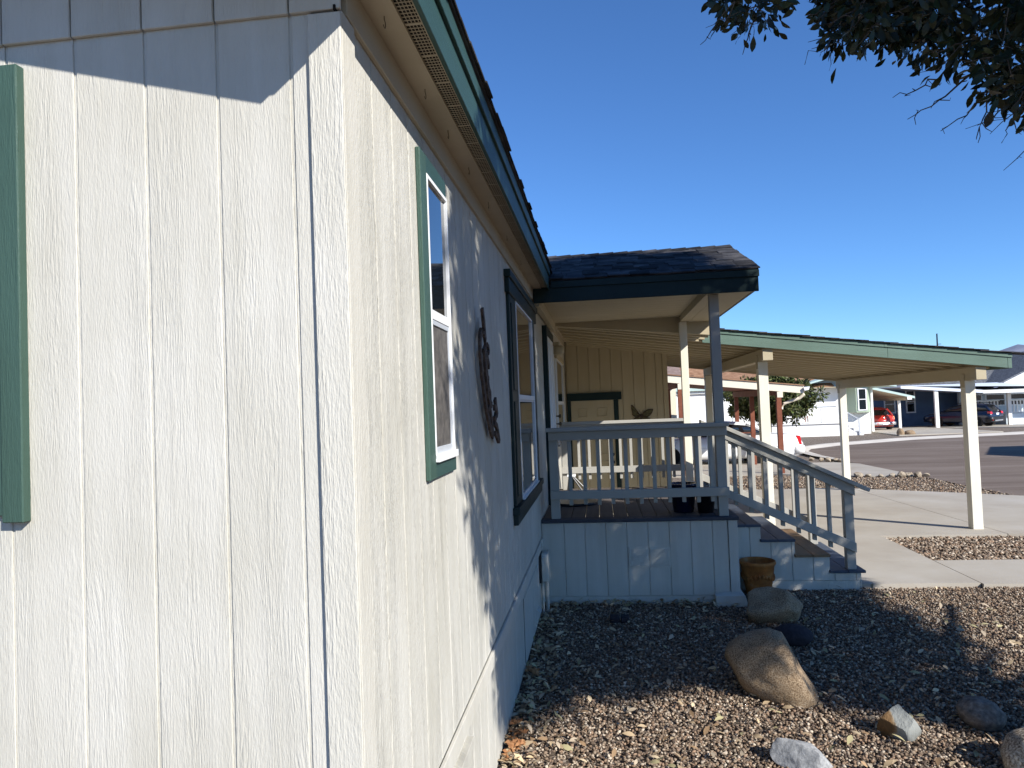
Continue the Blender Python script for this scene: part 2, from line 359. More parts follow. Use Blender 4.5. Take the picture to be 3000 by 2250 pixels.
# eave: soffit, vent strip, fascia, drip trim
bx('soffit', (W-.02, -.540, 1.46, 13.15, 3.089, 3.10), M['soffit'], house)
vent = bx('vent_backing', (-.540, -.474, 1.46, 7.2, 3.098, 3.11), M['dark'], house)
vb = MB(); vb.box(-.541, -.534, 1.46, 7.2, 3.086, 3.098); vb.box(-.480, -.473, 1.46, 7.2, 3.086, 3.098)
y, k = 1.47, 0
while y < 7.15:
    w_ = .012 if k % 10 == 0 else .0035
    vb.box(-.534, -.480, y, y+w_, 3.0955, 3.0972); y += w_ + .0155; k += 1
for q in range(1, 5): vb.box(-.534+.0108*q-.0011, -.534+.0108*q+.0011, 1.46, 7.2, 3.0960, 3.0970)
part('vent_strip', vb, M['soffit'], house)
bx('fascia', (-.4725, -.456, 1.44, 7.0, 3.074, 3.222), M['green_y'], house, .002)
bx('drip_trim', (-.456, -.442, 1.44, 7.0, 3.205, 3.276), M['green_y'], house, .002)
part('rake_soffit', MB().prism([(-.474, 3.09), (-.474, 3.26), (-3.6, 4.04), (-3.6, 3.87)], 'y', 1.445, YE-.016), M['soffit'], house)
rk = MB(); rk.prism([(-.47, 3.074), (-.47, 3.222), (-5.4, 4.46), (-5.4, 4.31)], 'y', 1.42, 1.44); part('rake_fascia', rk, M['green'], house)
rf = MB(); rf.prism([(-.432, 3.277), (-.432, 3.287), (-3.6, 4.10), (-6.8, 3.30), (-6.8, 3.27), (-3.6, 4.07)], 'y', 1.41, 16.3)
roof = part('roof', rf, M['shingle'], house)
sh = MB().box(-.30, .0, -.082, .082, 0, .007).mesh('shingle')
for k in range(34):
    for j in range(2):
        o = link('shingle', sh, M['shingle'], roof, loc=(-.418-.14*j+random.uniform(-.008, .006), 1.5+.165*k+.08*j, 3.284+.036*j), rot=(random.uniform(-.01, .01), .247, 0))
# hooks under the soffit
for y in (2.0, 2.49, 2.88, 3.35, 3.95, 4.75, 5.6):
    c = Vector((-.578, y, 3.066)); pts = [(c.x, y, 3.089), (c.x, y, 3.078)]
    for a in range(0, 260, 26):
        t = R(90-a); pts.append((c.x, y + .012*math.cos(t)*1.0, 3.066 + .012*math.sin(t)))
    part('cup_hook', MB().tube(pts, .0014, 5), M['brass'], house)

# near shutter on the end wall
sht = thing('end_wall_shutter', 'green painted shutter edge at far left of the white end wall', 'shutter', (-1.7, YE, 1.68))
bx('stile', (-1.59, -1.527, YE-.030, YE-.0005, 1.683, 2.917), M['green'], sht, .003)
bx('panel', (-1.98, -1.591, YE-.020, YE-.0005, 1.70, 2.90), M['green'], sht, .003)

def side_window(name, label, y0, y1, z0, z1, zm, proud=.026):
    t = thing(name, label, 'window', (W, (y0+y1)/2, z0)); f = .016; dp = proud*.4; ds = proud*.7
    fr = MB(); x0, x1 = W+.0005, W+proud
    fr.box(x0, x1, y0, y0+f, z0, z1); fr.box(x0, x1, y1-f, y1, z0, z1); fr.box(x0, x1, y0+f, y1-f, z1-f, z1); fr.box(x0, x1+.012, y0, y1, z0-.012, z0+f)
    part('frame', fr, M['vinyl'], t, .001)
    fr = MB(); fr.box(x0, x1-.003, y0+f, y1-f, zm-.018, zm+.018); part('meeting_rail', fr, M['vinyl'], t, .001)
    bx('pane', (x0, W+dp, y0+f, y1-f, zm+.018, z1-f), M['glass'], t)
    sash = MB(); g = .020; a, b, c, d = y0+f, y1-f, z0+f, zm-.018
    sash.box(x0, W+ds, a, a+g, c, d); sash.box(x0, W+ds, b-g, b, c, d); sash.box(x0, W+ds, a+g, b-g, d-g, d); sash.box(x0, W+ds, a+g, b-g, c, c+g*1.3)
    part('lower_sash', sash, M['alum'], t, .001)
    return t, (x0, W+dp, a+g, b-g, c+g, d-g)
w1, lo = side_window('narrow_window', 'narrow sash window with green side trim nearest the house corner', 2.634, 2.992, 1.756, 2.836, 2.304, .020)
bx('screen', lo, M['screen'], w1)
bx('side_trim', (W+.0005, W+.019, 2.536, 2.632, 1.684, 2.903), M['green'], w1, .003)
bx('top_trim', (W+.0005, W+.017, 2.633, 2.985, 2.838, 2.908), M['green_y'], w1, .003)
bx('bottom_trim', (W+.0005, W+.017, 2.633, 3.01, 1.684, 1.742), M['green_y'], w1, .003)
w2, lo = side_window('porch_side_window', 'wide sash window with green panelled shutter beside the porch', 5.42, 6.72, 1.232, 2.745, 2.015)
bx('lower_pane', lo, M['glass'], w2)
bx('head_trim', (W+.0005, W+.034, 4.965, 7.06, 2.735+.012, 2.85), M['green_shade'], w2, .003)
bx('crown_trim', (W+.0005, W+.048, 4.945, 7.10, 2.852, 2.905), M['green_shade'], w2, .003)
st = bx('shutter', (W+.0005, W+.022, 5.02, 5.405, 1.24, 2.745), M['green_shade'], w2, .003)
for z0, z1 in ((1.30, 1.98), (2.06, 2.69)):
    mb = MB(); mb.prism([(5.10, z0), (5.325, z0), (5.325, z1), (5.10, z1)], 'x', W+.022, W+.030); part('raised_panel', mb, M['green_shade'], st, .004)
bx('jamb_trim', (W+.0005, W+.030, 6.722, 6.86, 1.24, 2.745), M['green_shade'], w2, .003)
bx('sill', (W+.0005, W+.050, 4.965, 7.04, 1.186, 1.238), M['green_shade'], w2, .003)
bx('apron_trim', (W+.0005, W+.036, 4.985, 7.02, 1.115, 1.184), M['green_shade'], w2, .003)

# front door on the porch, storm door, sconce, last window
fd = thing('front_door', 'white storm door with dark green surround opening onto the porch', 'door', (W, 8.8, .81))
bx('door_trim', (W+.0005, W+.055, 8.18, 8.27, .81, 2.86), M['green_shade'], fd, .003)
bx('head_trim', (W+.0005, W+.050, 8.271, 9.42, 2.76, 2.86), M['green_shade'], fd, .003)
sd = bx('storm_door', (W+.0005, W+.048, 8.275, 9.32, .82, 2.755), M['vinyl'], fd, .003)
for yy in (8.36, 8.52, 8.70, 9.0, 9.2): bx('moulding', (W+.0485, W+.058, yy, yy+.03, .90, 2.70), M['vinyl'], sd)
for zz in (1.70, 1.80):
    part('knob', MB().lathe([(.008, 0), (.010, .03), (.026, .045), (.028, .06), (.012, .07)], (W+.055, 9.27, zz), 10, 'x'), M['brass'], sd, smooth=True)
sc = thing('wall_sconce', 'small cream wall sconce high beside the front door', 'sconce', (W, 9.8, 2.6))
part('shade', MB().lathe([(.035, 0), (.075, .02), (.085, .11), (.05, .13)], (W+.09, 9.80, 2.62), 12), M['cream'], sc, smooth=True)
bx('bracket', (W+.0005, W+.10, 9.76, 9.84, 2.752, 2.80), M['cream'], sc, .004)
w3, lo = side_window('far_porch_window', 'sash window under the porch next to the storage wall', 10.4, 12.1, 1.35, 2.62, 1.98)
bx('lower_pane', lo, M['glass'], w3); bx('head_trim', (W+.0005, W+.04, 10.3, 12.2, 2.622, 2.70), M['cream'], w3, .003)

# skirt hatches, meter box
ht = thing('skirt_hatch', 'flush access hatch with wire handle in the white skirting', 'hatch', (W, 6, 0))
bx('panel', (W-.0025, W+.005, 5.39, 6.62, .03, .50), M['siding_side'], ht, .001)
bx('edge_gap', (W-.0028, W+.0012, 5.378, 5.388, .03, .505), M['dark'], ht)
part('handle', MB().tube([(W+.005, 6.38, .15), (W+.03, 6.39, .115), (W+.03, 6.47, .115), (W+.005, 6.47, .15)], .004, 5), M['alum'], ht)
hv = thing('skirt_vent_flap', 'slightly open vent flap low on the near white skirting', 'vent flap', (W, 3, .3))
part('flap', MB().prism([(W-.002, .17), (W+.010, .17), (W+.030, .52), (W-.002, .52)], 'y', 2.66, 3.12), M['siding_side'], hv, .001)
mbx = thing('utility_box', 'small painted utility box with conduit in the corner by the porch skirt', 'utility box', (W, 6.85, 0))
bx('back_plate', (W+.0005, W+.020, 6.72, 6.96, .29, .545), M['black'], mbx)
part('cover', MB().prism([(6.73, .30), (6.96, .30), (6.96, .53), (6.93, .56), (6.76, .56), (6.73, .53)], 'x', W+.022, W+.085), M['siding_side'], mbx, .006)
part('conduit', MB().tube([(W+.055, 6.90, .30), (W+.055, 6.90, -.03)], .017, 8), M['siding_side'], mbx, smooth=False)
part('conduit', MB().tube([(W+.018, 6.86, .29), (W+.018, 6.86, -.03)], .012, 8), M['siding_side'], mbx)
part('cable', MB().tube([(W+.03, 6.87, .55), (W+.028, 6.875, .60), (W+.012, 6.9, .66)], .006, 6), M['siding_side'], mbx)

# rusty iron figure on the wall  (outline drawn in the wall plane: y, z)
art = thing('iron_wall_art', 'rusty bent-iron figure hanging on the shaded side wall between two windows', 'wall art', (W, 3.9, 1.74))
def AY(px, py):      # sketch units -> wall plane
    zz = 2.463 - (py-130)/1430*.723; return (3.66 + (px-105)*.0021 + (py-600)*.00011, zz)
def strip(pts, w=.008, dep=.014, x0=W+.026):
    w *= 1.9; x0 += random.uniform(-.006, .006)
    P = [Vector(AY(*p)) for p in pts]; L, Rr = [], []
    for i, p in enumerate(P):
        d = (P[min(i+1, len(P)-1)]-P[max(i-1, 0)]).normalized(); n = Vector((-d.y, d.x))
        L.append(p+n*w); Rr.append(p-n*w)
    mb = MB()
    for i in range(len(P)-1): mb.prism([L[i], L[i+1], Rr[i+1], Rr[i]], 'x', x0, x0+dep)
    part('iron_strip', mb, M['rust'], art)
strip([(155, 130), (165, 350)], .010); strip([(192, 235), (195, 440)], .009)
strip([(150, 360), (120, 450), (106, 600), (110, 800), (125, 1000), (145, 1200), (180, 1380), (215, 1475)], .011)
strip([(150, 360), (178, 372), (190, 440), (190, 500), (170, 545), (150, 560), (160, 600), (185, 630), (200, 600)], .006)
strip([(205, 480), (228, 505), (232, 545), (215, 575)], .006); strip([(205, 580), (216, 650), (232, 715)], .010)
strip([(180, 540), (180, 700), (186, 850), (196, 960), (214, 1010), (214, 1062), (178, 1062), (182, 1000)], .009)
strip([(148, 815), (172, 825), (195, 850)], .006); strip([(150, 560), (150, 800), (160, 1040), (172, 1100), (192, 1140)], .007)
strip([(222, 1120), (196, 1165), (205, 1300), (215, 1475)], .012); strip([(150, 1195), (175, 1150), (222, 1120)], .006)
strip([(270, 1065), (276, 1160), (287, 1255)], .012); strip([(240, 1165), (275, 1160)], .009); strip([(275, 1240), (262, 1275), (240, 1300)], .009)
strip([(238, 1330), (272, 1380), (290, 1460), (302, 1560)], .009); strip([(240, 1450), (262, 1480), (292, 1555)], .007); strip([(292, 1370), (306, 1480), (306, 1555)], .010)

# ------------------------------------------------------------------ covered porch
porch = thing('covered_porch', 'raised porch with grey railings, dark shingle roof and wooden steps', 'porch', (.4, 8.4, 0))
skirt = bx('skirt', (W+.002, 1.15, YP+.010, YP+.10, .0, .775), M['siding_side'], porch)
sxs = [-.633] + [-.4126+.2033*k for k in range(0, 8)] + [1.158]
planks_x(skirt, sxs, YP, YP+.010, .062, .775, M['siding'], gap=.007)
bx('base_board', (W+.002, 1.06, YP+.002, YP+.009, -.02, .055), M['siding_trim'], porch)
bx('corner_trim', (1.160, 1.246, YP-.012, YP+.09, .03, .776), M['siding_trim'], porch, .002)
bx('side_skirt', (1.15, 1.236, YP+.095, 9.72, .0, .775), M['siding'], porch)
pl = MB(); pl.add([(1.0, 7.02, -.02), (1.30, 7.02, -.02), (1.30, 7.30, -.02), (1.0, 7.12, -.02), (1.0, 7.03, .085), (1.27, 7.03, .085), (1.25, 7.28, .12), (1.0, 7.125, .085)],
                  [(3, 2, 1, 0), (4, 5, 6, 7), (0, 1, 5, 4), (1, 2, 6, 5), (2, 3, 7, 6), (3, 0, 4, 7)]); part('plinth', pl, M['siding_trim'], porch, .003)
for x0 in (.208, .411):
    v = bx('skirt_vent', (x0, x0+.195, YP-.008, YP-.0005, .333, .532), M['siding_trim'], porch, .001)
    for k in range(17): part('slat', MB().prism([(YP-.0125, .352+.0098*k), (YP-.0085, .352+.0098*k), (YP-.0085, .358+.0098*k)], 'x', x0+.014, x0+.181), M['siding_trim'], v)
# deck
bx('border_board', (W+.004, 1.262, 7.118, 7.258, .778, .811), M['deck_x'], porch, .003)
dxs = [-.628 + .1415*k for k in range(13)] + [1.15]
for a, b in zip(dxs[:-1], dxs[1:]): bx('deck_board', (a+.003, b-.003, 7.262, 9.75, .779, .810), M['deck'], porch, .003)
bx('border_board', (1.153, 1.262, 7.262, 9.75, .778, .811), M['deck'], porch, .003)
# front railing
def post(name, x0, x1, y0, y1, z0, z1, m, par): return bx(name, (x0, x1, y0, y1, z0, z1), m, par, .003)
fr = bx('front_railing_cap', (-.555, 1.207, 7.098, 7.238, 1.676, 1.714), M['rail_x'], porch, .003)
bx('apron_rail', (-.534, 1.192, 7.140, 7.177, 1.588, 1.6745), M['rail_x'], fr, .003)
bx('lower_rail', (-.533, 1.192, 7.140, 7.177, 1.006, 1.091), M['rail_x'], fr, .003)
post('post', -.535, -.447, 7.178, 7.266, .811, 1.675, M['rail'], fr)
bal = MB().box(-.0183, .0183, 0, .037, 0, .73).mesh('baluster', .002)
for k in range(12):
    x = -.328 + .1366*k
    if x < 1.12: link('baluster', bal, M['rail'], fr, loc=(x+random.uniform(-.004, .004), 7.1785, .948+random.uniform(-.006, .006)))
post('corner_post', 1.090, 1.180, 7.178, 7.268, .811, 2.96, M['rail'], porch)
# back railing
br = bx('back_railing_cap', (-.56, 1.052, 9.52, 9.66, 1.672, 1.711), M['rail_x'], porch, .003)
bx('apron_rail', (-.55, 1.052, 9.56, 9.597, 1.586, 1.671), M['rail_x'], br, .003); bx('lower_rail', (-.55, 1.052, 9.56, 9.597, 1.030, 1.112), M['rail_x'], br, .003)
bal2 = MB().box(-.0175, .0175, 0, .035, 0, .66).mesh('baluster', .002)
for k in range(11): link('baluster', bal2, M['rail'], br, loc=(-.455+.1368*k, 9.598, .945))
post('post', -.545, -.457, 9.598, 9.686, .811, 1.671, M['rail'], br)
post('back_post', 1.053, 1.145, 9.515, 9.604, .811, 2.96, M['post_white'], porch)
# porch roof
pr = MB(); pr.prism([(7.0, 3.15), (7.0, 3.163), (8.41, 3.663), (9.82, 3.163), (9.82, 3.15), (8.41, 3.64)], 'x', -1.9, 1.53)
proof = part('porch_roof', pr, M['shingle'], porch)
slope = math.atan2(.5, 1.41); sm = {}
for w_ in (.16, .19, .215): sm[w_] = MB().box(0, w_-.004, -.0, .15, 0, .011).mesh('shingle')
n = Vector((0, -math.sin(slope), math.cos(slope)))
for r_ in range(12):
    x = 1.545 - random.uniform(0, .1); yy = 6.978 + r_*.1195; first = True
    while x > -.62:
        w_ = random.choice(list(sm)); x -= w_
        lift = .003 + random.choice((0, 0, .004, .008))
        p = Vector((x if not first else 1.545-w_, yy, 3.163+(yy-7.0)*.3546)) + n*lift
        if first: x = 1.545-w_; first = False
        link('shingle', sm[w_], M['shingle'], proof, loc=p, rot=(slope+.012, 0, random.uniform(-.006, .006)))
rc = MB().prism([(-.12, -.048), (0, .0), (.12, -.048), (.12, -.038), (0, .012), (-.12, -.038)], 'x', 0, .20).mesh('ridge_cap')
for k in range(13): link('ridge_cap', rc, M['shingle'], proof, loc=(1.335-.165*k, 8.41, 3.676), rot=(0, -.055, 0))
bx('porch_fascia', (-.612, 1.525, 7.000, 7.022, 2.946, 3.115), M['green_shade'], porch, .003)
bx('porch_drip', (-.44, 1.532, 6.985, 7.000, 3.085, 3.150), M['green_shade'], porch, .003)
gp = MB(); gp.prism([(7.03, 2.96), (9.79, 2.96), (9.79, 3.13), (8.41, 3.62), (7.03, 3.13)], 'x', 1.49, 1.512); part('gable_panel', gp, M['green_shade'], porch)
bx('rear_fascia', (-.55, 1.525, 9.80, 9.82, 3.045, 3.14), M['green_shade'], porch)
# ceiling boards run across the porch, edge beams below
for k in range(13): bx('ceiling_board', (W+.03, 1.06, 7.03+.2*k, 7.03+.2*k+.194, 3.036, 3.046), M['cream_x'], porch, .002)
bx('ceiling_backing', (W+.03, 1.49, 7.025, 9.79, 3.050, 3.06), M['dark'], porch)
bx('edge_beam', (1.062, 1.182, 7.03, 9.51, 2.962, 3.049), M['cream_y'], porch, .003)
part('back_beam', MB().prism([(W+.03, 3.0), (1.488, 2.775), (1.488, 3.04), (W+.03, 3.04)], 'y', 9.605, 9.69), M['cream_x'], porch, .003)
bx('soffit_panel', (1.183, 1.488, 7.03, 9.79, 2.962, 2.972), M['cream_y'], porch)
bx('wall_ledger', (W+.0165, W+.075, 7.03, 9.6, 2.92, 3.034), M['cream_y'], porch, .003)
# steps
SY0, SY1 = 7.62, 9.08
stair = part('stair_side', MB().prism([(1.238, .0), (2.50, .0), (2.50, .150), (2.206, .150), (2.206, .312), (1.876, .312), (1.876, .470), (1.545, .470), (1.545, .625), (1.238, .625)], 'y', SY0+.012, SY1-.01), M['siding'], porch)
gs = [1.24, 1.448, 1.6508, 1.854, 2.0572, 2.2604, 2.4636, 2.503]
ztop = lambda a, b: .625 if b <= 1.545 else (.470 if b <= 1.876 else (.312 if b <= 2.206 else .150))
segs = sorted(set(gs + [1.545, 1.876, 2.206]))
for a, b in zip(segs[:-1], segs[1:]):
    g0 = .003 if a in gs else 0; g1 = .003 if b in gs else 0
    part('plank', MB().box(a+g0, b-g1, SY0, SY0+.0115, .079, ztop(a, b)), M['siding'], stair)
bx('base_board', (1.25, 2.492, SY0-.002, SY0+.011, -.02, .074), M['siding_trim'], stair)
for (x0, x1, z, m) in ((1.264, 1.560, .652, 'tread'), (1.552, 1.890, .497, 'tread'), (1.882, 2.222, .340, 'tread_new'), (2.212, 2.552, .178, 'tread')):
    half = (x0+x1)/2; par = porch
    bx('tread', (x0, half-.002, SY0-.022, SY1+.02, z-.027, z), M[m], par, .003); bx('tread', (half+.002, x1, SY0-.022, SY1+.02, z-.027, z), M[m], par, .003)
for (x, z0, z1) in ((2.503, .0, .15), (2.207, .18, .312), (1.877, .345, .47), (1.546, .50, .625)): bx('riser', (x, x+.012, SY0+.012, SY1-.01, z0, z1), M['siding'], porch)
def stair_rail(yf, sgn, m):
    """sloped railing in the plane y=yf, boards on the sgn side"""
    s_ = -.488
    zc = lambda x: 1.652 + (x-1.28)*s_          # top of cap
    y0, y1 = sorted((yf, yf+sgn*.037)); yp0, yp1 = sorted((yf+sgn*.038, yf+sgn*.126)); c0, c1 = sorted((yf-sgn*.042, yf+sgn*.13))
    cap = part('stair_railing_cap', MB().prism([(1.19, zc(1.19)), (2.626, zc(2.626)), (2.61, zc(2.626)-.036), (1.19, zc(1.19)-.043)], 'y', c0, c1), m, porch, .003)
    part('apron_rail', MB().prism([(1.19, zc(1.19)-.044), (2.487, zc(2.487)-.044), (2.487, zc(2.487)-.143), (1.19, zc(1.19)-.143)], 'y', y0, y1), m, cap, .003)
    part('lower_rail', MB().prism([(1.19, zc(1.19)-.655), (2.478, zc(2.478)-.617), (2.478, zc(2.478)-.715), (1.19, zc(1.19)-.742)], 'y', y0, y1), m, cap, .003)
    for k in range(7):
        x = 1.335 + .1515*k; zt = zc(x)-.07; zb = zc(x)-.775
        part('baluster', MB().prism([(x-.019, zb), (x+.019, zb-.008), (x+.019, zt-.02), (x-.019, zt)], 'y', *sorted((yf+sgn*.038, yf+sgn*.075))), M['rail'], cap, .002)
    part('newel_post', MB().prism([(2.392, .179), (2.478, .179), (2.478, zc(2.478)-.05), (2.392, zc(2.392)-.05)], 'y', yp0, yp1), M['rail'], cap, .003)
    bx('newel_post', (1.095, 1.183, yp0, yp1, .811, zc(1.183)-.05), M['rail'], cap, .003)
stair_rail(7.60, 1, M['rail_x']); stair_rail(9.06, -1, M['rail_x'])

# things standing on the porch
def pot(name, label, c, prof, m, cat='planter'):
    t = thing(name, label, cat, c); part('body', MB().lathe(prof, c, 28), m, t, smooth=True); return t
def solid_pot(r0, r1, h, rim=.012): return [(r0*.9, 0), (r0, .004), (r1, h-.03), (r1+rim, h-.028), (r1+rim, h), (r1-.012, h), (r1-.02, h-.04), (r0*.85, .03)]
pot('navy_pot', 'dark navy glazed pot on the deck behind the front railing', (.79, 7.50, .811), solid_pot(.10, .135, .29), M['navy'])
pot('black_pot', 'black pot on the deck right beside the navy one', (1.0, 7.43, .811), solid_pot(.075, .10, .24), M['black'])
mt = thing('round_mat', 'black round mat lying on the deck near the house wall', 'mat', (-.35, 8.3, .811)); part('pad', MB().lathe([(.24, 0), (.26, .012), (.25, .028), (.05, .03)], (-.34, 8.27, .811), 24), M['black'], mt)
stl = thing('step_stool', 'small stool with pale top and black slanted legs by the back railing', 'stool', (-.36, 9.3, .811))
bx('seat', (-.47, -.36, 9.20, 9.38, 1.02, 1.045), M['vinyl'], stl, .006)
for dx, yy in ((.16, 9.22), (.22, 9.36)): part('leg', MB().tube([(-.40, yy, 1.02), (-.40+dx*.85, yy, .815)], .011, 6), M['black'], stl)
for yy in (9.22, 9.36): part('leg', MB().tube([(-.44, yy, 1.02), (-.47, yy, .815)], .011, 6), M['black'], stl)
# planter by the steps
tp = thing('terracotta_pot', 'weathered terracotta pot between porch corner and steps', 'flower pot', (1.475, 7.44, 0))
part('body', MB().lathe([(.112, -.01), (.118, 0), (.150, .20), (.163, .285), (.172, .29), (.177, .305), (.172, .325), (.160, .328), (.150, .31), (.11, .06)], (1.475, 7.44, 0), 36), M['terracotta'], tp, smooth=True)
orn = MB()
for k in range(26):
    a = 2*math.pi*k/26; r_ = .146 + .004; zz = .175 + .018*math.sin(3*a)
    orn.lathe([(.003, -.022), (.012, -.010), (.014, .006), (.004, .022)], (1.475+r_*math.cos(a), 7.44+r_*math.sin(a), zz), 6)
part('relief_band', orn, M['terracotta'], tp, smooth=True)

# ------------------------------------------------------------------ storage room under the carport
CZ = lambda x: 2.71 - (x-1.693)*.1343        # underside of the carport fascia at x
shed = thing('storage_room', 'cream plank-fronted storage room with dark green door surround under the carport', 'shed', (.3, 14.6, -.08))
sw = part('front_wall', MB().prism([(W+.01, -.1), (1.20, -.1), (1.20, CZ(1.2)+.10), (W+.01, CZ(W)+.10)], 'y', 13.22, 13.32), M['cream'], shed)
px = [W+.02, -.6015, -.3985, -.199, .0015, .2015, .3985, .60, .80, 1.0, 1.125]
planks_x(sw, px, 13.205, 13.2195, -.08, 3, M['cream'], gap=.008, ztop=lambda x: CZ(x)+.06)
part('corner_trim', MB().prism([(1.127, -.08), (1.212, -.08), (1.212, CZ(1.2)+.05), (1.127, CZ(1.13)+.05)], 'y', 13.195, 13.2195), M['cream'], shed, .002)
part('side_wall', MB().prism([(13.33, -.1), (16.1, -.1), (16.1, CZ(1.2)+.1), (13.33, CZ(1.2)+.1)], 'x', 1.10, 1.20), M['cream'], shed)
part('rear_wall', MB().box(W+.01, 1.09, 16.0, 16.1, -.1, CZ(1.2)+.1), M['cream'], shed)
bx('door_trim', (-.611, -.5465, 13.178, 13.2045, -.08, 2.003), M['green_shade'], shed, .002); bx('door_trim', (.2295, .313, 13.178, 13.2045, -.08, 2.003), M['green_shade'], shed, .002)
bx('door_head', (-.611, .374, 13.172, 13.2045, 2.004, 2.142), M['green_shade'], shed, .002)
door = bx('door', (-.545, .228, 13.188, 13.2043, -.06, 2.002), M['cream'], shed, .001)
def panel_ring(x0, x1, z0, z1):
    mb = MB(); w_ = .016
    for b in ((x0, x1, z0, z0+w_), (x0, x1, z1-w_, z1), (x0, x0+w_, z0+w_, z1-w_), (x1-w_, x1, z0+w_, z1-w_)): mb.box(b[0], b[1], 13.178, 13.1875, b[2], b[3])
    part('panel_moulding', mb, M['cream'], door, .003)
for (a, b) in ((-.417, -.247), (-.076, .108)):
    for (c, d) in ((1.70, 1.86), (1.02, 1.60), (.15, .90)): panel_ring(a, b, c, d)
for zz in (1.017, .877): part('knob', MB().lathe([(.012, 0), (.014, -.03), (.03, -.045), (.03, -.06), (.01, -.07)], (.180, 13.187, zz), 10, 'y'), M['black'], door, smooth=True)
# butterfly
bf = thing('butterfly_ornament', 'olive metal butterfly on the cream storage wall', 'ornament', (.71, 13.19, 1.6))
def wing(pts, name):
    P = [(.712+a, 1.66+b) for a, b in pts]
    part(name, MB().prism(P, 'y', 13.190, 13.193), M['bfly'], bf)
    rim = MB(); n = len(P)
    for i in range(n):
        a, b = P[i], P[(i+1) % n]; rim.tube([(a[0], 13.187, a[1]), (b[0], 13.187, b[1])], .006, 5)
    c = P[0]
    for i in range(2, n-1, 2): rim.tube([(c[0], 13.186, c[1]), (P[i][0], 13.186, P[i][1])], .004, 4)
    part('wing_wire', rim, M['rust'], bf)
wing([(-.005, .03), (-.06, .10), (-.12, .19), (-.165, .235), (-.162, .16), (-.15, .09), (-.155, .05), (-.10, .01)], 'upper_wing')
wing([(-.005, .02), (-.10, .005), (-.14, -.03), (-.12, -.09), (-.06, -.10), (-.01, -.03)], 'lower_wing')
wing([(.005, .03), (.05, .10), (.12, .135), (.215, .14), (.19, .08), (.15, .03), (.10, .005)], 'upper_wing')
wing([(.005, .02), (.10, .0), (.15, -.02), (.15, -.07), (.09, -.10), (.01, -.03)], 'lower_wing')
part('body', MB().tube([(.712, 13.186, 1.72), (.712, 13.184, 1.66), (.712, 13.186, 1.57)], [.006, .014, .005], 8), M['rust'], bf)
part('antenna', MB().tube([(.71, 13.186, 1.72), (.69, 13.184, 1.78), (.675, 13.182, 1.80)], .0022, 4), M['rust'], bf); part('antenna', MB().tube([(.714, 13.186, 1.72), (.735, 13.184, 1.78), (.75, 13.182, 1.80)], .0022, 4), M['rust'], bf)

# ------------------------------------------------------------------ carport
cp = thing('carport', 'attached carport with ribbed cream ceiling, pale green fascia and white posts', 'carport', (3.0, 13.4, -.05))
CX0, CX1, CY0, CY1 = -.60, 5.47, 10.35, 16.4
def slopebox(x0, x1, y0, y1, dz0, dz1): return MB().prism([(x0, CZ(x0)+dz0), (x1, CZ(x1)+dz0), (x1, CZ(x1)+dz1), (x0, CZ(x0)+dz1)], 'y', y0, y1)
part('roof_deck', slopebox(CX0, CX1-.01, CY0+.02, CY1, .115, .19), M['shingle'], cp)
k = 0; y = CY0+.03; nP = 13; pw = (CY1-.02-y)/nP
for k in range(nP):
    a = y+pw*k
    pts = [(a+.006, .100), (a+.010, .016), (a+.100, .016), (a+.125, .100), (a+pw-.006, .100), (a+pw-.006, .106), (a+.120, .106), (a+.095, .022), (a+.014, .022), (a+.006, .106)]
    mb = MB(); n_ = len(pts)
    mb.add([(CX0+.03, p[0], CZ(CX0)+p[1]) for p in pts]+[(CX1-.03, p[0], CZ(CX1)+p[1]) for p in pts], [tuple(range(n_))[::-1], tuple(range(n_, 2*n_))]+[(i, (i+1) % n_, n_+(i+1) % n_, n_+i) for i in range(n_)])
    part('roof_pan', mb, M['cream_x'], cp)
for k in range(2):
    a = 9.70+.325*k; mb = MB(); n_ = 10; pw2 = .322
    pts = [(a+.006, .100), (a+.010, .016), (a+.100, .016), (a+.125, .100), (a+pw2-.006, .100), (a+pw2-.006, .106), (a+.120, .106), (a+.095, .022), (a+.014, .022), (a+.006, .106)]
    mb.add([(CX0+.03, p[0], CZ(CX0)+p[1]) for p in pts]+[(1.44, p[0], CZ(1.44)+p[1]) for p in pts], [tuple(range(n_))[::-1], tuple(range(n_, 2*n_))]+[(i, (i+1) % n_, n_+(i+1) % n_, n_+i) for i in range(n_)])
    part('roof_pan', mb, M['cream_x'], cp)
part('roof_deck', slopebox(CX0, 1.44, 9.70, CY0+.018, .12, .19), M['shingle'], cp)
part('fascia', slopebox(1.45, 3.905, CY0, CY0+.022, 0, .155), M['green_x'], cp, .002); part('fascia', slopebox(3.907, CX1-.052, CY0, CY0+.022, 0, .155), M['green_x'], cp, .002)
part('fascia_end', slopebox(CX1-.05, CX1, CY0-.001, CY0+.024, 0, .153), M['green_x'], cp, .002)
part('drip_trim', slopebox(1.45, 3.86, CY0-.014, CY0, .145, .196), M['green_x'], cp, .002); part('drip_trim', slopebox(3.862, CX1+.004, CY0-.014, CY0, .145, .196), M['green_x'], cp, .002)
part('eave_trim', MB().prism([(CY0+.026, CZ(CX1)+.0), (CY1, CZ(CX1)+.0), (CY1, CZ(CX1)+.15), (CY0+.026, CZ(CX1)+.15)], 'x', CX1-.022, CX1), M['green_x'], cp)
part('rear_trim', slopebox(CX0, CX1, CY1, CY1+.02, -.02, .15), M['cream_x'], cp)
shc = MB().box(0, .30, -.03, .20, 0, .010).mesh('shingle')
for k in range(22): link('shingle', shc, M['shingle'], cp, loc=(1.46+.19*k, CY0-.012, CZ(1.46+.19*k)+.197+random.choice((0, .003, .006))), rot=(0, .1335-.035, random.uniform(-.01, .01)))
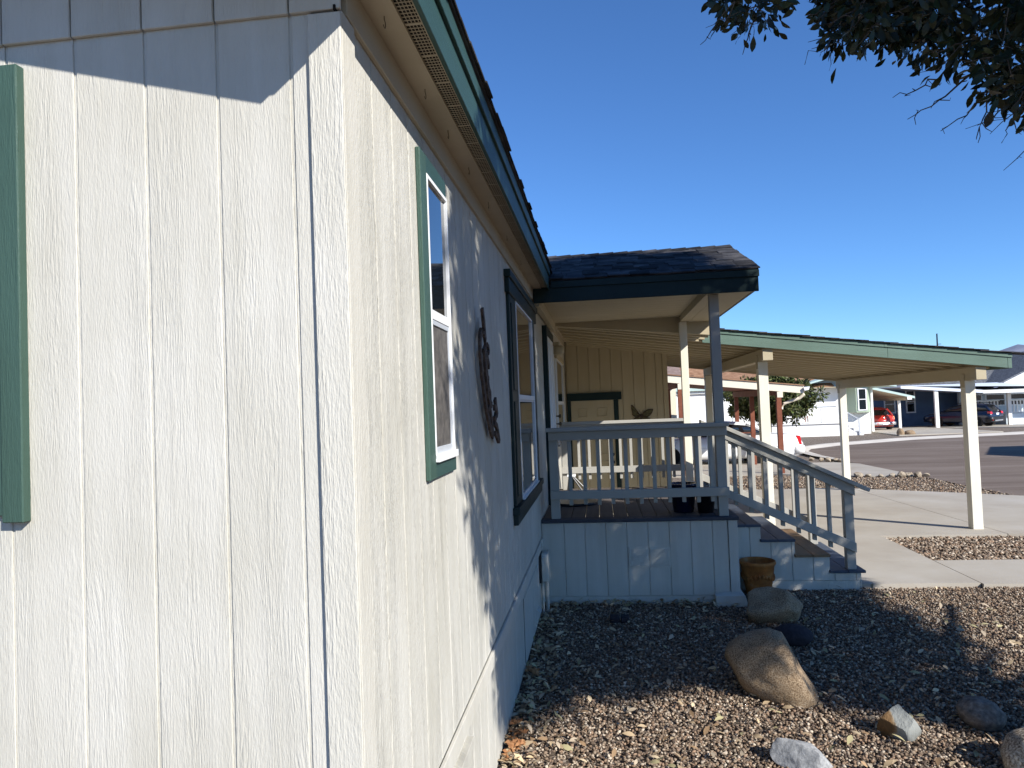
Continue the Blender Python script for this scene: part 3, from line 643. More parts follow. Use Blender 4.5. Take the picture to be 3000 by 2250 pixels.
for (x0, x1, z0, z1) in ((2.270, 2.408, 2.455, 2.618), (5.038, 5.170, 2.068, 2.240)):
    bx('beam', (x0, x1, 10.40, 16.25, z0, z1), M['cream_y'], cp, .004)
    for yy in (10.70, 16.0):
        bx('post', (x0-.006, x0+.130, yy, yy+.136, gz(yy)-.02, z0-.002), M['post_white'], cp, .006)
        bx('saddle_plate', (x0-.012, x0-.0005, yy+.01, yy+.126, z0-.10, z0+.09), M['cream_y'], cp, .002)

# ------------------------------------------------------------------ rocks in the gravel yard
def rock(name, label, c, size, m, seed, rough=.16, angular=0, rot=(0, 0, 0), sub=4, flat=.0):
    bm = bmesh.new(); bmesh.ops.create_icosphere(bm, subdivisions=sub, radius=1)
    rs = random.Random(seed); planes = [(Vector((rs.uniform(-1, 1), rs.uniform(-1, 1), rs.uniform(-.6, 1))).normalized(), rs.uniform(.45, .8)) for _ in range(angular)]
    E_ = Matrix.Rotation(rot[2], 3, 'Z') @ Matrix.Rotation(rot[1], 3, 'Y') @ Matrix.Rotation(rot[0], 3, 'X')
    for v in bm.verts:
        p = v.co.copy()
        for n_, d_ in planes:
            q = p.dot(n_)
            if q > d_: p -= n_*(q-d_)*.92
        o = Vector((seed*3.1, seed*1.7, 0))
        p *= 1 + rough*mnoise.noise(p*1.1+o) + rough*.45*mnoise.noise(p*2.7+o) + rough*.14*mnoise.noise(p*7+o) + rough*.10*mnoise.noise(p*15+o)
        p = Vector((p.x*size[0], p.y*size[1], p.z*size[2])); v.co = E_ @ p
    me = bpy.data.meshes.new(name); bm.to_mesh(me); bm.free()
    if not angular: me.shade_smooth()
    else:
        me.shade_smooth()
        if angular > 3: me.set_sharp_from_angle(angle=R(28))
    o = link(name, me, m); o.location = c
    return tag(o, label, 'rock')
rock('boulder', 'rounded tan granite boulder next to the terracotta pot', (1.40, 6.60, .095), (.275, .22, .165), M['granite'], 3, .17, angular=3)
rock('boulder', 'largest egg-shaped tan granite boulder in the middle of the gravel', (1.10, 5.02, .115), (.335, .27, .235), M['granite'], 5, .17, angular=3, rot=(R(-14), R(20), R(-38)))
rock('dark_stone', 'small smooth near-black stone between the two tan boulders', (1.43, 5.98, .05), (.155, .12, .085), M['darkrock'], 9, .06)
rock('pointed_rock', 'pointed two-tone rock, rusty brown on one side and grey on the other', (1.60, 4.40, .05), (.135, .11, .125), M['slate'], 14, .10, angular=9, rot=(0, R(12), .3))
rock('grey_rock', 'dark grey lumpy rock at the right edge in the tree shade', (2.11, 4.53, .055), (.125, .12, .095), M['darkgrey'], 21, .18, rot=(0, R(18), .6))
rock('pale_rock', 'pale grey angular rock cut by the bottom edge of the picture', (.985, 4.02, .045), (.165, .135, .10), M['greyrock'], 33, .12, angular=7)
rock('speckled_boulder', 'coarse speckled pale boulder in the bottom right corner', (2.16, 3.98, .045), (.20, .20, .155), M['granite2'], 41, .12)
tag(bx('paver_brick', (.0, .085, 6.50, 6.62, -.01, .035), M['darkrock'], None, .006), 'left one of two dark brick pavers in the shaded gravel near the porch skirt', 'brick', 'dark brick pavers in the gravel')
tag(bx('paver_brick', (.097, .17, 6.50, 6.62, -.01, .035), M['darkrock'], None, .006), 'right one of two dark brick pavers in the shaded gravel near the porch skirt', 'brick', 'dark brick pavers in the gravel')
# row of small rocks along the far gravel strip
for i, (x, y, s) in enumerate(((6.40, 19.25, .10), (6.62, 19.2, .07), (6.9, 19.15, .06), (7.15, 19.1, .08), (7.35, 19.02, .10), (7.52, 19.0, .09), (7.68, 18.85, .11), (7.83, 18.8, .08), (7.1, 25.9, .10), (7.3, 25.5, .08), (7.45, 25.2, .10), (7.6, 24.9, .09), (7.72, 24.75, .12))):
    w_ = ['the kerb end of the near gravel strip', 'the apron beside the white sedan'][i >= 8]
    o = rock('border_rock', 'one of the small pale rocks lining ' + w_, (x, y, gz(y)+s*.4), (s*1.2, s, s*.8), M['granite2'], 60+i, .2, angular=4, sub=2); o['group'] = 'small rocks lining ' + w_
rock('far_rock', 'taller brown rock by the white carport post across the street', (17.4, 44.9, gz(45)+.16), (.20, .2, .26), M['granite'], 81, .25, sub=3)
rock('far_rock', 'low rounded rock right of the taller one across the street', (17.95, 44.9, gz(45)+.11), (.30, .26, .19), M['granite'], 83, .2, sub=3)

# ------------------------------------------------------------------ loose gravel and leaf litter (uncountable)
def ico():
    bm = bmesh.new(); bmesh.ops.create_icosphere(bm, subdivisions=1, radius=1)
    v = np.array([p.co[:] for p in bm.verts]); f = np.array([[q.index for q in p.verts] for p in bm.faces]); bm.free(); return v, f
def bulk(name, V, F, cols, m, npv, smooth=False):
    """V (n,k,3) vertices, F (f,3|4) faces of one piece, cols (n,3)"""
    n, k, _ = V.shape; fs = F.shape[1]
    me = bpy.data.meshes.new(name); me.vertices.add(n*k); me.vertices.foreach_set('co', V.reshape(-1).astype(np.float32))
    idx = (F[None, :, :] + (np.arange(n)*k)[:, None, None]).reshape(-1, fs)
    me.loops.add(idx.size); me.loops.foreach_set('vertex_index', idx.reshape(-1).astype(np.int32))
    me.polygons.add(len(idx)); me.polygons.foreach_set('loop_start', (np.arange(len(idx))*fs).astype(np.int32))
    if smooth: me.polygons.foreach_set('use_smooth', np.ones(len(idx), bool))
    me.update(calc_edges=True)
    at = me.color_attributes.new('tint', 'FLOAT_COLOR', 'POINT')
    at.data.foreach_set('color', np.concatenate([np.repeat(cols, k, 0), np.ones((n*k, 1))], 1).reshape(-1).astype(np.float32))
    return link(name, me, m)
def rotmats(n, tilt=1.0):
    a = rng.uniform(0, 2*np.pi, n); b = rng.normal(0, tilt, n); c = rng.normal(0, tilt, n)
    Rz = np.zeros((n, 3, 3)); Rx = np.zeros((n, 3, 3)); Ry = np.zeros((n, 3, 3))
    Rz[:, 0, 0] = np.cos(a); Rz[:, 0, 1] = -np.sin(a); Rz[:, 1, 0] = np.sin(a); Rz[:, 1, 1] = np.cos(a); Rz[:, 2, 2] = 1
    Rx[:, 0, 0] = 1; Rx[:, 1, 1] = np.cos(b); Rx[:, 1, 2] = -np.sin(b); Rx[:, 2, 1] = np.sin(b); Rx[:, 2, 2] = np.cos(b)
    Ry[:, 1, 1] = 1; Ry[:, 0, 0] = np.cos(c); Ry[:, 0, 2] = np.sin(c); Ry[:, 2, 0] = -np.sin(c); Ry[:, 2, 2] = np.cos(c)
    return Rz @ Rx @ Ry
PAL = .66*np.array([1.08, .95, .80])*np.array([(.42, .36, .30), (.30, .24, .19), (.20, .16, .13), (.54, .49, .43), (.34, .26, .20), (.15, .12, .105), (.70, .66, .60), (.27, .23, .20), (.40, .30, .235)])
def gravel(name, label, XY, smin, smax):
    v, f = ico(); n = len(XY)
    s = rng.uniform(smin, smax, n)[:, None]*np.stack([rng.uniform(.8, 1.35, n), rng.uniform(.7, 1.0, n), rng.uniform(.45, .8, n)], 1)
    V = v[None]*s[:, None, :]; V *= (1+rng.uniform(-.16, .16, (n, len(v), 1)))
    V = np.einsum('nij,nkj->nki', rotmats(n, .35), V)
    z = np.array([gz(y) for y in XY[:, 1]]) - .030 + rng.uniform(.2, 1.0, n)**1.0*.026
    V += np.concatenate([XY, z[:, None]], 1)[:, None, :]
    c = PAL[rng.integers(0, len(PAL), n)]*rng.uniform(.7, 1.15, (n, 1))
    return tag(bulk(name, V, f, c, M['pebble'], 0), label, 'gravel', kind='stuff')
def scatter(n, x0, x1, y0, y1, keep, power=1.0):
    u = rng.uniform(0, 1, n)**power
    P = np.stack([rng.uniform(x0, x1, n), y0+(y1-y0)*u], 1); return P[keep(P)]
yard = scatter(78000, W, 4.6, 3.55, 7.72, lambda P: (P[:, 0] < .62*P[:, 1]+.15) & ~((P[:, 1] > 7.14) & (P[:, 0] < 1.25)) & ~((P[:, 1] > 7.6) & (P[:, 0] < 2.5)) & ~((P[:, 1] > 7.655) & (P[:, 0] > 2.5)), 1.25)
gravel('yard_gravel', 'mixed tan and grey gravel covering the front yard', yard, .0065, .0130)
far = np.concatenate([scatter(5200, 3.68, 6.4, 8.75, 10.28, lambda P: P[:, 0] > 0), scatter(9000, 2.2, 7.75, 14.4, 20.3, lambda P: (P[:, 0] > 1.3) & (P[:, 1] > np.interp(P[:, 0], [1.3, 5.2, 5.83, 6.99, 7.7], [16.7, 16.55, 15.9, 15.05, 14.4])) & (P[:, 1] < np.interp(P[:, 0], [1.3, 4.6, 6.3, 7.7], [20.55, 20.4, 19.2, 18.9])))])
gravel('strip_gravel', 'coarser pale gravel strips beside the driveway', far, .014, .026)
# fallen leaves
def leaf_shape(k=5, cup=.12):
    ts = np.linspace(0, 1, k); w = np.sin(np.pi*np.clip(ts, .02, .98)**1.25)**.8*.21
    L = np.stack([-w, ts, cup*w*3*0+.10*np.sin(ts*3)], 1); Cn = np.stack([w*0, ts, .10*np.sin(ts*3)-cup*w], 1); Rt = np.stack([w, ts, .10*np.sin(ts*3)], 1)
    V = np.stack([L, Cn, Rt], 1).reshape(-1, 3); F = []
    for i in range(k-1): a = i*3; F += [(a, a+1, a+4, a+3), (a+1, a+2, a+5, a+4)]
    return V, np.array(F)
def leaves(name, pos, sizes, rots, cols, m, k=5):
    if k == 3: v, f = np.array([(0, 0, 0), (.19, .32, .05), (.17, .74, .07), (0, 1, .03), (-.17, .74, .07), (-.19, .32, .05)], float), np.array([(0, 1, 2, 3, 4, 5)])
    else: v, f = leaf_shape(k)
    V = v[None]*sizes[:, None, None]; V = np.einsum('nij,nkj->nki', rots, V) + pos[:, None, :]
    return bulk(name, V, f, cols, m, 0, True)
nl = 1500; lx = np.concatenate([rng.uniform(W, 3.4, 900), W+.012+np.abs(rng.normal(0, .12, 420)), rng.uniform(-.6, 1.2, 180)])
ly = np.concatenate([rng.uniform(3.7, 7.55, 900), rng.uniform(3.6, 7.1, 420), 7.12-np.abs(rng.normal(0, .07, 180))])
lp = np.stack([lx, ly, rng.uniform(.004, .02, nl)], 1); LC = np.array([(.34, .25, .15), (.42, .33, .21), (.24, .155, .085), (.30, .24, .17), (.44, .33, .20), (.30, .26, .14)])
tag(leaves('fallen_leaves', lp, rng.uniform(.040, .078, nl), rotmats(nl, .35), LC[rng.integers(0, 6, nl)]*rng.uniform(.9, 1.5, (nl, 1)), M['litter']), 'dry fallen leaves scattered on the gravel and along the wall', 'leaf litter', kind='stuff')
cl = MB()
for i in range(26):
    y = random.choice((4.0, 4.15, 4.35, 5.25))+random.uniform(-.12, .12); x = W+.03+abs(random.gauss(0, .04)); s = random.uniform(.025, .05); a = random.uniform(0, 6.3)
    P = []
    for k in range(9):
        t = 2*math.pi*k/9; rr = s*(1 if k % 2 else .55); P.append((x+rr*math.cos(t+a), y+rr*math.sin(t+a)*.8, .015+random.uniform(0, .035)))
    cl.add(P+[(x, y, .03)], [(k, (k+1) % 9, 9) for k in range(9)])
me = cl.mesh('curled_leaves', fix=False); tag(link('curled_leaves', me, noisy_mat('orange_dry_leaf', [(.3, (.24, .10, .04)), (.7, (.42, .22, .10))], 30, .75, .2, 0)), 'curled orange-brown dead leaves gathered at the wall base', 'leaf litter', kind='stuff')
tw = MB()
for i in range(110):
    x, y = random.uniform(W, 3), random.uniform(3.8, 7.4); a = random.uniform(0, 6.3); l = random.uniform(.04, .16)
    tw.tube([(x, y, .008), (x+l*.5*math.cos(a)+.01, y+l*.5*math.sin(a), .016), (x+l*math.cos(a), y+l*math.sin(a), .008)], .0012, 4, False)
tag(part('twigs', tw, M['bark']), 'thin dry twigs scattered over the gravel', 'twigs', kind='stuff')

# ------------------------------------------------------------------ the shade tree on the right
TX, TY = 5.3, 1.55
tree = thing('oak_tree', 'evergreen oak overhanging from the right with dark leaves against the sky', 'tree', (TX, TY, 0))
def shade_ok(p, strict=True):
    """does this bit of crown cast its shadow where the yard is shaded"""
    x, y, z = p; D = (-1, .914, -.837)
    t = (YE-y)/.914
    if t > 0 and x-t < W-.0 and z-.837*t > 0: return False
    tw_ = x-W; yw, zw = y+.914*tw_, z-.837*tw_
    tp_ = (YP-y)/.914; xp, zp = x-tp_, z-.837*tp_
    tg = z/.837; xg, yg = x-tg, y+.914*tg
    if zw > 0 and yw < YP:
        return yw > np.interp(zw, [0, .1, .44, .8, 1.04, 1.26, 1.49, 1.65, 2.0, 2.9, 3.3, 4], [4.35, 4.25, 4.02, 3.98, 3.70, 3.46, 3.22, 3.12, 3.13, 3.2, 3.45, 3.6])
    if tp_ > 0 and zp > 0 and xp < 1.3:
        return zp < 3.25 or (xp < .9 and zp < 3.9)
    if yg < 3.6: return xg > .3 and ((x*7919.3+y*104.7) % 1 < .22 or not strict)
    lo = np.interp(xg, [-.7, -.2, .1, .5, .8, 1.1, 1.5, 1.9, 2.3, 2.6], [4.35, 4.85, 5.1, 5.15, 4.75, 4.75, 4.75, 4.55, 4.4, 4.9])
    hi = np.interp(xg, [2.2, 2.45, 2.6, 2.8, 2.9], [9, 7.6, 7.2, 6.5, 6.1])
    if xg > 2.15: lo = np.interp(xg, [2.15, 2.3, 2.55, 2.75], [4.5, 5.5, 6.0, 6.3])
    if .72 < xg < 1.15 and 4.85 < yg < 5.45: return False
    if not strict: return not (-.3 < xg < 1.0 and 3.7 < yg < 5.1) and (xg < 3.6 or yg < 5.5)
    g_ = mnoise.noise(Vector((xg*1.5, yg*2.4, 7.0)))
    if xg > .6 and yg < 6.9 and g_ > .13: return False
    lo += .38*mnoise.noise(Vector((xg*2.3, yg*.5, 3.0))); hi += .3*g_
    return xg < 2.75 and lo < yg < hi
def low_edge(p, m=0.0):
    """the crown's ragged underside: lowest elevation (deg) of foliage for a bearing from the yard's near end"""
    az = math.degrees(math.atan2(p[0], p[1])); el = math.degrees(math.atan2(p[2]-CAM_H, math.hypot(p[0], p[1])))
    if p[1] <= 0 or az > 33: return True
    e = np.interp(az, [9.2, 9.8, 11.0, 13.2, 15.2, 15.9, 16.6, 17.3, 17.8, 20.2, 22.6, 24.2, 25.5, 27.3, 29, 32], [33, 27.6, 26.6, 25.0, 25.4, 29, 29, 26, 23.6, 21.0, 21.0, 21.2, 20.6, 18.6, 16.5, 13])
    return el > e + m
clumps = []; tries = 0
R_ = random.Random(5)
while len(clumps) < 900 and tries < 200000:
    tries += 1
    p = (R_.uniform(.3, 9.0), R_.uniform(-4.0, 5.2), R_.uniform(2.4, 8.4))
    e = ((p[0]-TX+.6)/4.7)**2 + ((p[1]-TY+.3)/4.2)**2 + ((p[2]-4.5)/3.8)**2
    if e > 1 or (e < .25 and R_.random() < .6): continue
    if math.hypot(p[0], p[1]) < 2.3 or (p[1] > 0 and p[0]/p[1] < .70): continue
    if mnoise.noise(Vector(p)*1.15) < -.2: continue
    if not low_edge(p, 2.2) or not shade_ok(p): continue
    clumps.append((p, R_.uniform(.13, .26)))
for (kind_, n_) in (('wall', 220), ('porch', 105), ('roof', 190), ('yard', 240)):
    got = 0; tries = 0
    while got < n_ and tries < 40000:
        tries += 1
        if kind_ == 'wall': q = (W, R_.uniform(3.2, 7.1), R_.uniform(0, 3.2))
        elif kind_ == 'porch': q = (R_.uniform(W, 1.3), YP, R_.uniform(0, 3.1))
        elif kind_ == 'roof': q = (R_.uniform(-.6, .95), 7.0, R_.uniform(3.0, 3.3)); w_ = R_.uniform(0, 1.2); q = (q[0], 7.0+w_, 3.16+w_*.35)
        else: q = (R_.uniform(-.6, 2.6), R_.uniform(4.9, 7.1), 0)
        t = R_.uniform(1.5, 7.5); p = (q[0]+t, q[1]-.914*t, q[2]+.837*t)
        e = ((p[0]-TX+.6)/4.7)**2 + ((p[1]-TY+.3)/4.2)**2 + ((p[2]-4.5)/3.9)**2
        if e > 1 or math.hypot(p[0], p[1]) < 2.3 or (p[1] > 0 and p[0]/p[1] < .70): continue
        if not low_edge(p, 2.2) or (kind_ != 'roof' and not shade_ok(p)): continue
        clumps.append((p, R_.uniform(.13, .24))); got += 1
# denser sprays low on the near side, the ones seen against the sky
near_c = []; tries = 0
while len(near_c) < 195 and tries < 60000:
    tries += 1
    az = math.radians(R_.uniform(9.5, 31)); d = R_.uniform(2.7, 3.7); el = math.radians(R_.uniform(14, 33))
    p = (d*math.sin(az), d*math.cos(az), CAM_H + d*math.tan(el))
    if not low_edge(p, 1.6) or not shade_ok(p): continue
    near_c.append((p, R_.uniform(.07, .13)))
br_ = MB()
br_.tube([(TX, TY, -.05), (TX-.05, TY+.02, .6), (TX-.02, TY-.05, 1.3), (TX-.15, TY, 2.0)], [.19, .15, .135, .13], 12)
part('trunk', br_, M['bark'], tree, smooth=True)
limbs = MB(); hubs = []
def clear(*pts):
    for a, b in zip(pts[:-1], pts[1:]):
        for q in range(6):
            p = Vector(a).lerp(Vector(b), q/5)
            if not shade_ok(p, False) or (p.y > 0 and not low_edge(p, .2)): return False
    return True
for i in range(40):
    a = 2*math.pi*i/14 + R_.uniform(-.2, .2); rr = R_.uniform(1.4, 3.4)
    h = Vector((TX-.5+rr*math.cos(a), TY-.5+rr*math.sin(a), R_.uniform(3.0, 4.8)))
    if h.y > 0 and not low_edge(h, 3): h.z += 1.2
    m1 = Vector((TX-.15, TY, 2.0)).lerp(h, .45)+Vector((0, 0, .35))
    if not clear(Vector((TX-.15, TY, 2.0)), m1, h): continue
    hubs.append(h)
    limbs.tube([(TX-.15, TY, 1.95), m1, h], [.075, .05, .028], 7)
for h in (Vector((1.5, 2.3, 3.75)), Vector((1.0, 3.0, 3.95)), Vector((2.1, 2.0, 3.6))):
    if not clear((TX-.15, TY, 2.0), (3.6, 1.6, 3.5), h): continue
    hubs.append(h); limbs.tube([(TX-.15, TY, 2.0), (3.6, 1.6, 3.5), h], [.06, .04, .016], 7)
part('limbs', limbs, M['bark'], tree, smooth=True)
tw = MB()
def nearest(p): return min(hubs, key=lambda h: (h-Vector(p)).length)
for (p, r_) in clumps[::2]+near_c:
    h = nearest(p)
    if (h-Vector(p)).length > 2.2: continue
    mid = h.lerp(Vector(p), .5)+Vector((R_.uniform(-.1, .1), R_.uniform(-.1, .1), R_.uniform(0, .15)))
    if not clear(h, mid, p): continue
    tw.tube([h, mid, p], [.009, .006, .003], 4, False)
def twig(a, c, r0, n=6, jit=.10, kids=4):
    a, c = Vector(a), Vector(c); L = (c-a).length; pts = [a]
    for q in range(1, n): pts.append(a.lerp(c, q/n)+Vector((R_.gauss(0, jit), R_.gauss(0, jit), R_.gauss(0, jit)))*L*.35 - Vector((0, 0, .06*L*math.sin(math.pi*q/n))))
    pts.append(c); tw.tube(pts, [r0*(1-.7*q/n) for q in range(n+1)], 4, False)
    for q in range(kids):
        b = pts[R_.randint(1, n-1)]; e = b+Vector((R_.gauss(0, .3), R_.gauss(0, .2), R_.uniform(-.4, .1)))*L*.45
        tw.tube([b, b.lerp(e, .5)+Vector((R_.gauss(0, .03), 0, R_.gauss(0, .03)))*L, e], [r0*.5, r0*.4, r0*.25], 4, False)
for (p, r_) in near_c:           # bare twig ends
    for q in range(2):
        e = Vector(p)+Vector((R_.uniform(-.16, .03), R_.uniform(-.06, .06), R_.uniform(-.15, .02)))
        twig(p, e, .0026, 4, .12, 2)
for a, c in (((1.10, 2.95, 3.55), (.87, 2.98, 3.27)), ((.99, 2.96, 3.42), (.945, 2.97, 3.28)), ((1.50, 2.85, 3.12), (1.44, 2.86, 2.86)), ((1.60, 2.8, 3.10), (1.50, 2.82, 2.84)), ((1.45, 2.9, 3.14), (1.23, 2.94, 3.00)), ((1.38, 2.9, 3.18), (1.18, 2.94, 3.09)), ((1.55, 2.85, 3.10), (1.33, 2.9, 2.93)), ((.62, 3.1, 3.65), (.49, 3.14, 3.47)), ((.72, 3.1, 3.60), (.66, 3.12, 3.40))):
    twig(a, c, .0042, 8, .07, 5)
part('twigs', tw, M['bark'], tree)
def spray(cs, per, smin, smax, hang):
    P, S, Q = [], [], []
    for (p, r_) in cs:
        n = int(per*r_/.2)
        d = rng.normal(0, 1, (n, 3)); d /= np.linalg.norm(d, axis=1)[:, None]; rad = r_*rng.uniform(.25, 1.15, (n, 1))
        P.append(np.array(p)[None]+d*rad*np.array([1, 1, .8])); S.append(rng.uniform(smin, smax, n)); Q.append(d)
    P = np.concatenate(P); S = np.concatenate(S); d = np.concatenate(Q)
    d = d*.7 + rng.normal(0, .45, d.shape); d[:, 2] -= hang; d /= np.linalg.norm(d, axis=1)[:, None]
    up = rng.normal(0, 1, d.shape); xa = np.cross(d, up); xa /= np.linalg.norm(xa, axis=1)[:, None]; za = np.cross(xa, d)
    return P, S, np.stack([xa, d, za], 2)
def tints(n, base): return np.array(base)[None]*rng.uniform(.6, 1.35, (n, 1))*(1+rng.normal(0, .07, (n, 3)))
P, S, Q = spray(clumps, 70, .080, .12, .25)
tag(leaves('foliage', P, S, Q, tints(len(P), (.030, .042, .016)), M['leaf'], 3), kind='stuff').parent = tree
bpy.data.objects['foliage'].matrix_parent_inverse = Matrix.Translation(-Vector(tree.location))
P, S, Q = spray(near_c, 92, .034, .062, .35)
keep = np.array([low_edge(p, -.5) for p in P]); P, S, Q = P[keep], S[keep], Q[keep]
# the leaves nearest the open sky are leaves of their own
az = np.degrees(np.arctan2(P[:, 0], P[:, 1])); el = np.degrees(np.arctan2(P[:, 2]-CAM_H, np.hypot(P[:, 0], P[:, 1])))
single = np.argsort(el + rng.uniform(0, 3, len(el)))[:280]; msk = np.zeros(len(P), bool); msk[single] = True
fo2 = tag(leaves('near_foliage', P[~msk], S[~msk], Q[~msk], tints(int((~msk).sum()), (.022, .030, .012)), M['leaf']), kind='stuff'); fo2.parent = tree; fo2.matrix_parent_inverse = Matrix.Translation(-Vector(tree.location))
lv, lf = leaf_shape(6); lmesh = []
for q in range(3):
    me = bulk('leaf', (lv*np.array([1+.12*q, 1, 1]))[None], lf, np.array([[.022+.006*q, .03, .012]]), M['leaf'], 0, True)
    lmesh.append(me.data); bpy.data.objects.remove(me)
for i in single:
    o = link('leaf', lmesh[i % 3], M['leaf'], tree)
    mw = Matrix(Q[i].tolist()).to_4x4(); mw.translation = Vector(P[i]); o.matrix_basis = mw @ Matrix.Scale(float(S[i]), 4)

# ------------------------------------------------------------------ cars
def wheel(parent, x, y, r, w, side, rimr=.66, spokes=5):
    """x along the car, y across; side = outward sign"""
    t = part('tyre', MB().lathe([(r*.72, -w/2), (r*.95, -w/2), (r, -w*.32), (r, w*.32), (r*.95, w/2), (r*.72, w/2)], (x, y, r), 26, 'y'), M['tyre'], parent, smooth=False)
    yo = y+side*(w/2-.012)
    rim = MB().lathe([(r*rimr, -.012), (r*(rimr+.06), 0), (r*(rimr+.06), .008), (r*rimr, .004)], (x, yo, r), 22, 'y')
    for k in range(spokes):
        a = 2*math.pi*k/spokes+.3; c, s = math.cos(a), math.sin(a); q = r*rimr
        rim.add([(x-s*.045, yo, r+c*.045), (x+s*.045, yo, r-c*.045), (x+c*q+s*.03, yo, r+s*q-c*.03), (x+c*q-s*.03, yo, r+s*q+c*.03),
                 (x-s*.045, yo+side*.016, r+c*.045), (x+s*.045, yo+side*.016, r-c*.045), (x+c*q+s*.03, yo+side*.008, r+s*q-c*.03), (x+c*q-s*.03, yo+side*.008, r+s*q+c*.03)],
                [(3, 2, 1, 0), (4, 5, 6, 7), (0, 1, 5, 4), (1, 2, 6, 5), (2, 3, 7, 6), (3, 0, 4, 7)])
    rim.lathe([(.06, -.01), (.06, .014), (.02, .018)], (x, yo, r), 10, 'y')
    part('rim', rim, M['rim'], t); part('wheel_well', MB().lathe([(r*1.17, -w*.35), (r*1.17, w*.50)], (x, y-side*.012, r*1.03), 22, 'y'), M['black'], parent)
def loft(secs):
    mb = MB(); n = len(secs[0]); 
    for s_ in secs: mb.v += [tuple(p) for p in s_]
    for i in range(len(secs)-1):
        for k in range(n): mb.f.append((i*n+k, i*n+(k+1) % n, (i+1)*n+(k+1) % n, (i+1)*n+k))
    mb.f += [tuple(range(n))[::-1], tuple(range((len(secs)-1)*n, len(secs)*n))]; return mb
def half(pts): return [(x, -y, z) for (x, y, z) in pts] + [(x, y, z) for (x, y, z) in pts[::-1]]
def car(t, L, Wd, top, roofl, paint, wb, rear_over, wr=.33, zb=.20, crown=.03, nose=.86, spokes=5):
    """local axes: x from rear (0) to nose (L), y across; top: [(x, z belt/deck)], roofl: [(x, z roof, half width roof)]"""
    w = Wd/2; xs = np.linspace(0, L, 26); secs = []
    for x in xs:
        zt = float(np.interp(x, [a for a, b in top], [b for a, b in top]))
        e = min(1, (x/.35)**.5*.12+.88) if x < .35 else (1 if x < L-.6 else 1-(1-nose)*((x-L+.6)/.6)**1.6)
        lo = zb+ (.10*(1-min(1, x/.3)) if x < .3 else (.08*max(0, (x-L+.5)/.5)))
        ww = w*e
        secs.append(half([(x, 0, zt+crown), (x, ww*.55, zt+crown*.8), (x, ww*.86, zt), (x, ww*.965, zt-.06), (x, ww, (zt+lo)/2+.05), (x, ww*.985, lo+.14), (x, ww*.93, lo), (x, 0, lo)]))
    part('body', loft(secs), paint, t, smooth=True)
    gl = []; rf_ = []
    for (x, z, hw) in roofl:
        zbelt = float(np.interp(x, [a for a, b in top], [b for a, b in top]))
        gl.append(half([(x, 0, z), (x, hw*.7, z-.012), (x, hw*.93, z-.045), (x, hw*.98, z-.09), (x, min(w*.90, hw*1.0+max(0, z-zbelt)*.28), zbelt-.02), (x, 0, zbelt-.05)]))
    part('greenhouse', loft(gl), M['carglass'], t, smooth=True)
    return w
def roof_panel(t, pts, paint, lift=.012):
    """pts (x, z, hw): painted roof skin over the glass house"""
    mb = MB(); n = len(pts)
    for (x, z, hw) in pts: mb.v += [(x, -hw*1.0, z-.085), (x, -hw*.94, z-.03), (x, -hw*.6, z+lift*.6), (x, 0, z+lift), (x, hw*.6, z+lift*.6), (x, hw*.94, z-.03), (x, hw*1.0, z-.085)]
    for i in range(n-1):
        for k in range(6): mb.f.append((i*7+k, i*7+k+1, (i+1)*7+k+1, (i+1)*7+k))
    o = part('roof_skin', mb, paint, t, smooth=True); md = o.modifiers.new('thick', 'SOLIDIFY'); md.thickness = .02; return o
def pillar(t, a, b, wdt, paint):
    for s in (-1, 1): part('pillar', MB().tube([(a[0], s*a[1], a[2]), (b[0], s*b[1], b[2])], wdt, 6), paint, t)
SLT = -math.atan(SL)

# white sedan, nose to the left
wc = thing('white_sedan', 'white sedan parked under the brown carport beyond the steps', 'car', (6.52, 25.6, gz(25.6)+.014), R(180+3), world_parts=False)
top = [(0, .70), (.10, .86), (.25, .91), (.9, .95), (1.1, .93), (3.6, .92), (4.2, .90), (5.0, .74), (5.3, .60)]
rl = [(.95, .98, .60), (1.35, 1.20, .60), (1.75, 1.36, .585), (2.3, 1.42, .58), (2.9, 1.41, .58), (3.3, 1.34, .575), (3.7, 1.16, .60), (4.05, .95, .62)]
w = car(wc, 5.3, 1.90, top, rl, M['white_paint'], 3.0, 1.35)
roof_panel(wc, rl[1:6], M['white_paint'])
pillar(wc, (1.0, .66, .97), (1.72, .565, 1.34), .07, M['white_paint']); pillar(wc, (4.0, .66, .96), (3.3, .57, 1.33), .035, M['white_paint']); pillar(wc, (2.75, .80, .93), (2.7, .60, 1.36), .03, M['white_paint'])
for x in (1.35, 4.35):
    for s in (-1, 1): wheel(wc, x, s*(w-.11), .335, .22, s)
for s in (-1, 1):
    part('tail_lamp', MB().prism([(.06, .60), (.30, .62), (.22, .90), (.10, .88)], 'y', *sorted((s*(w*.80), s*(w*.945)))), M['taillight'], wc, .01)
    part('side_trim', MB().box(.5, 4.9, *sorted((s*(w-.012), s*(w+.006))), .56, .575), M['alum'], wc)
part('bumper', loft([half([(x, 0, z1), (x, hw, z1-.02), (x, hw+.02, (z0+z1)/2), (x, hw, z0), (x, 0, z0)]) for (x, hw, z0, z1) in ((-.09, .70, .34, .56), (-.02, .86, .30, .58), (.30, .94, .30, .57))]), M['white_paint'], wc, smooth=True)
bx('plate', (-.10, -.085, -.16, .16, .62, .76), M['plate'], wc)

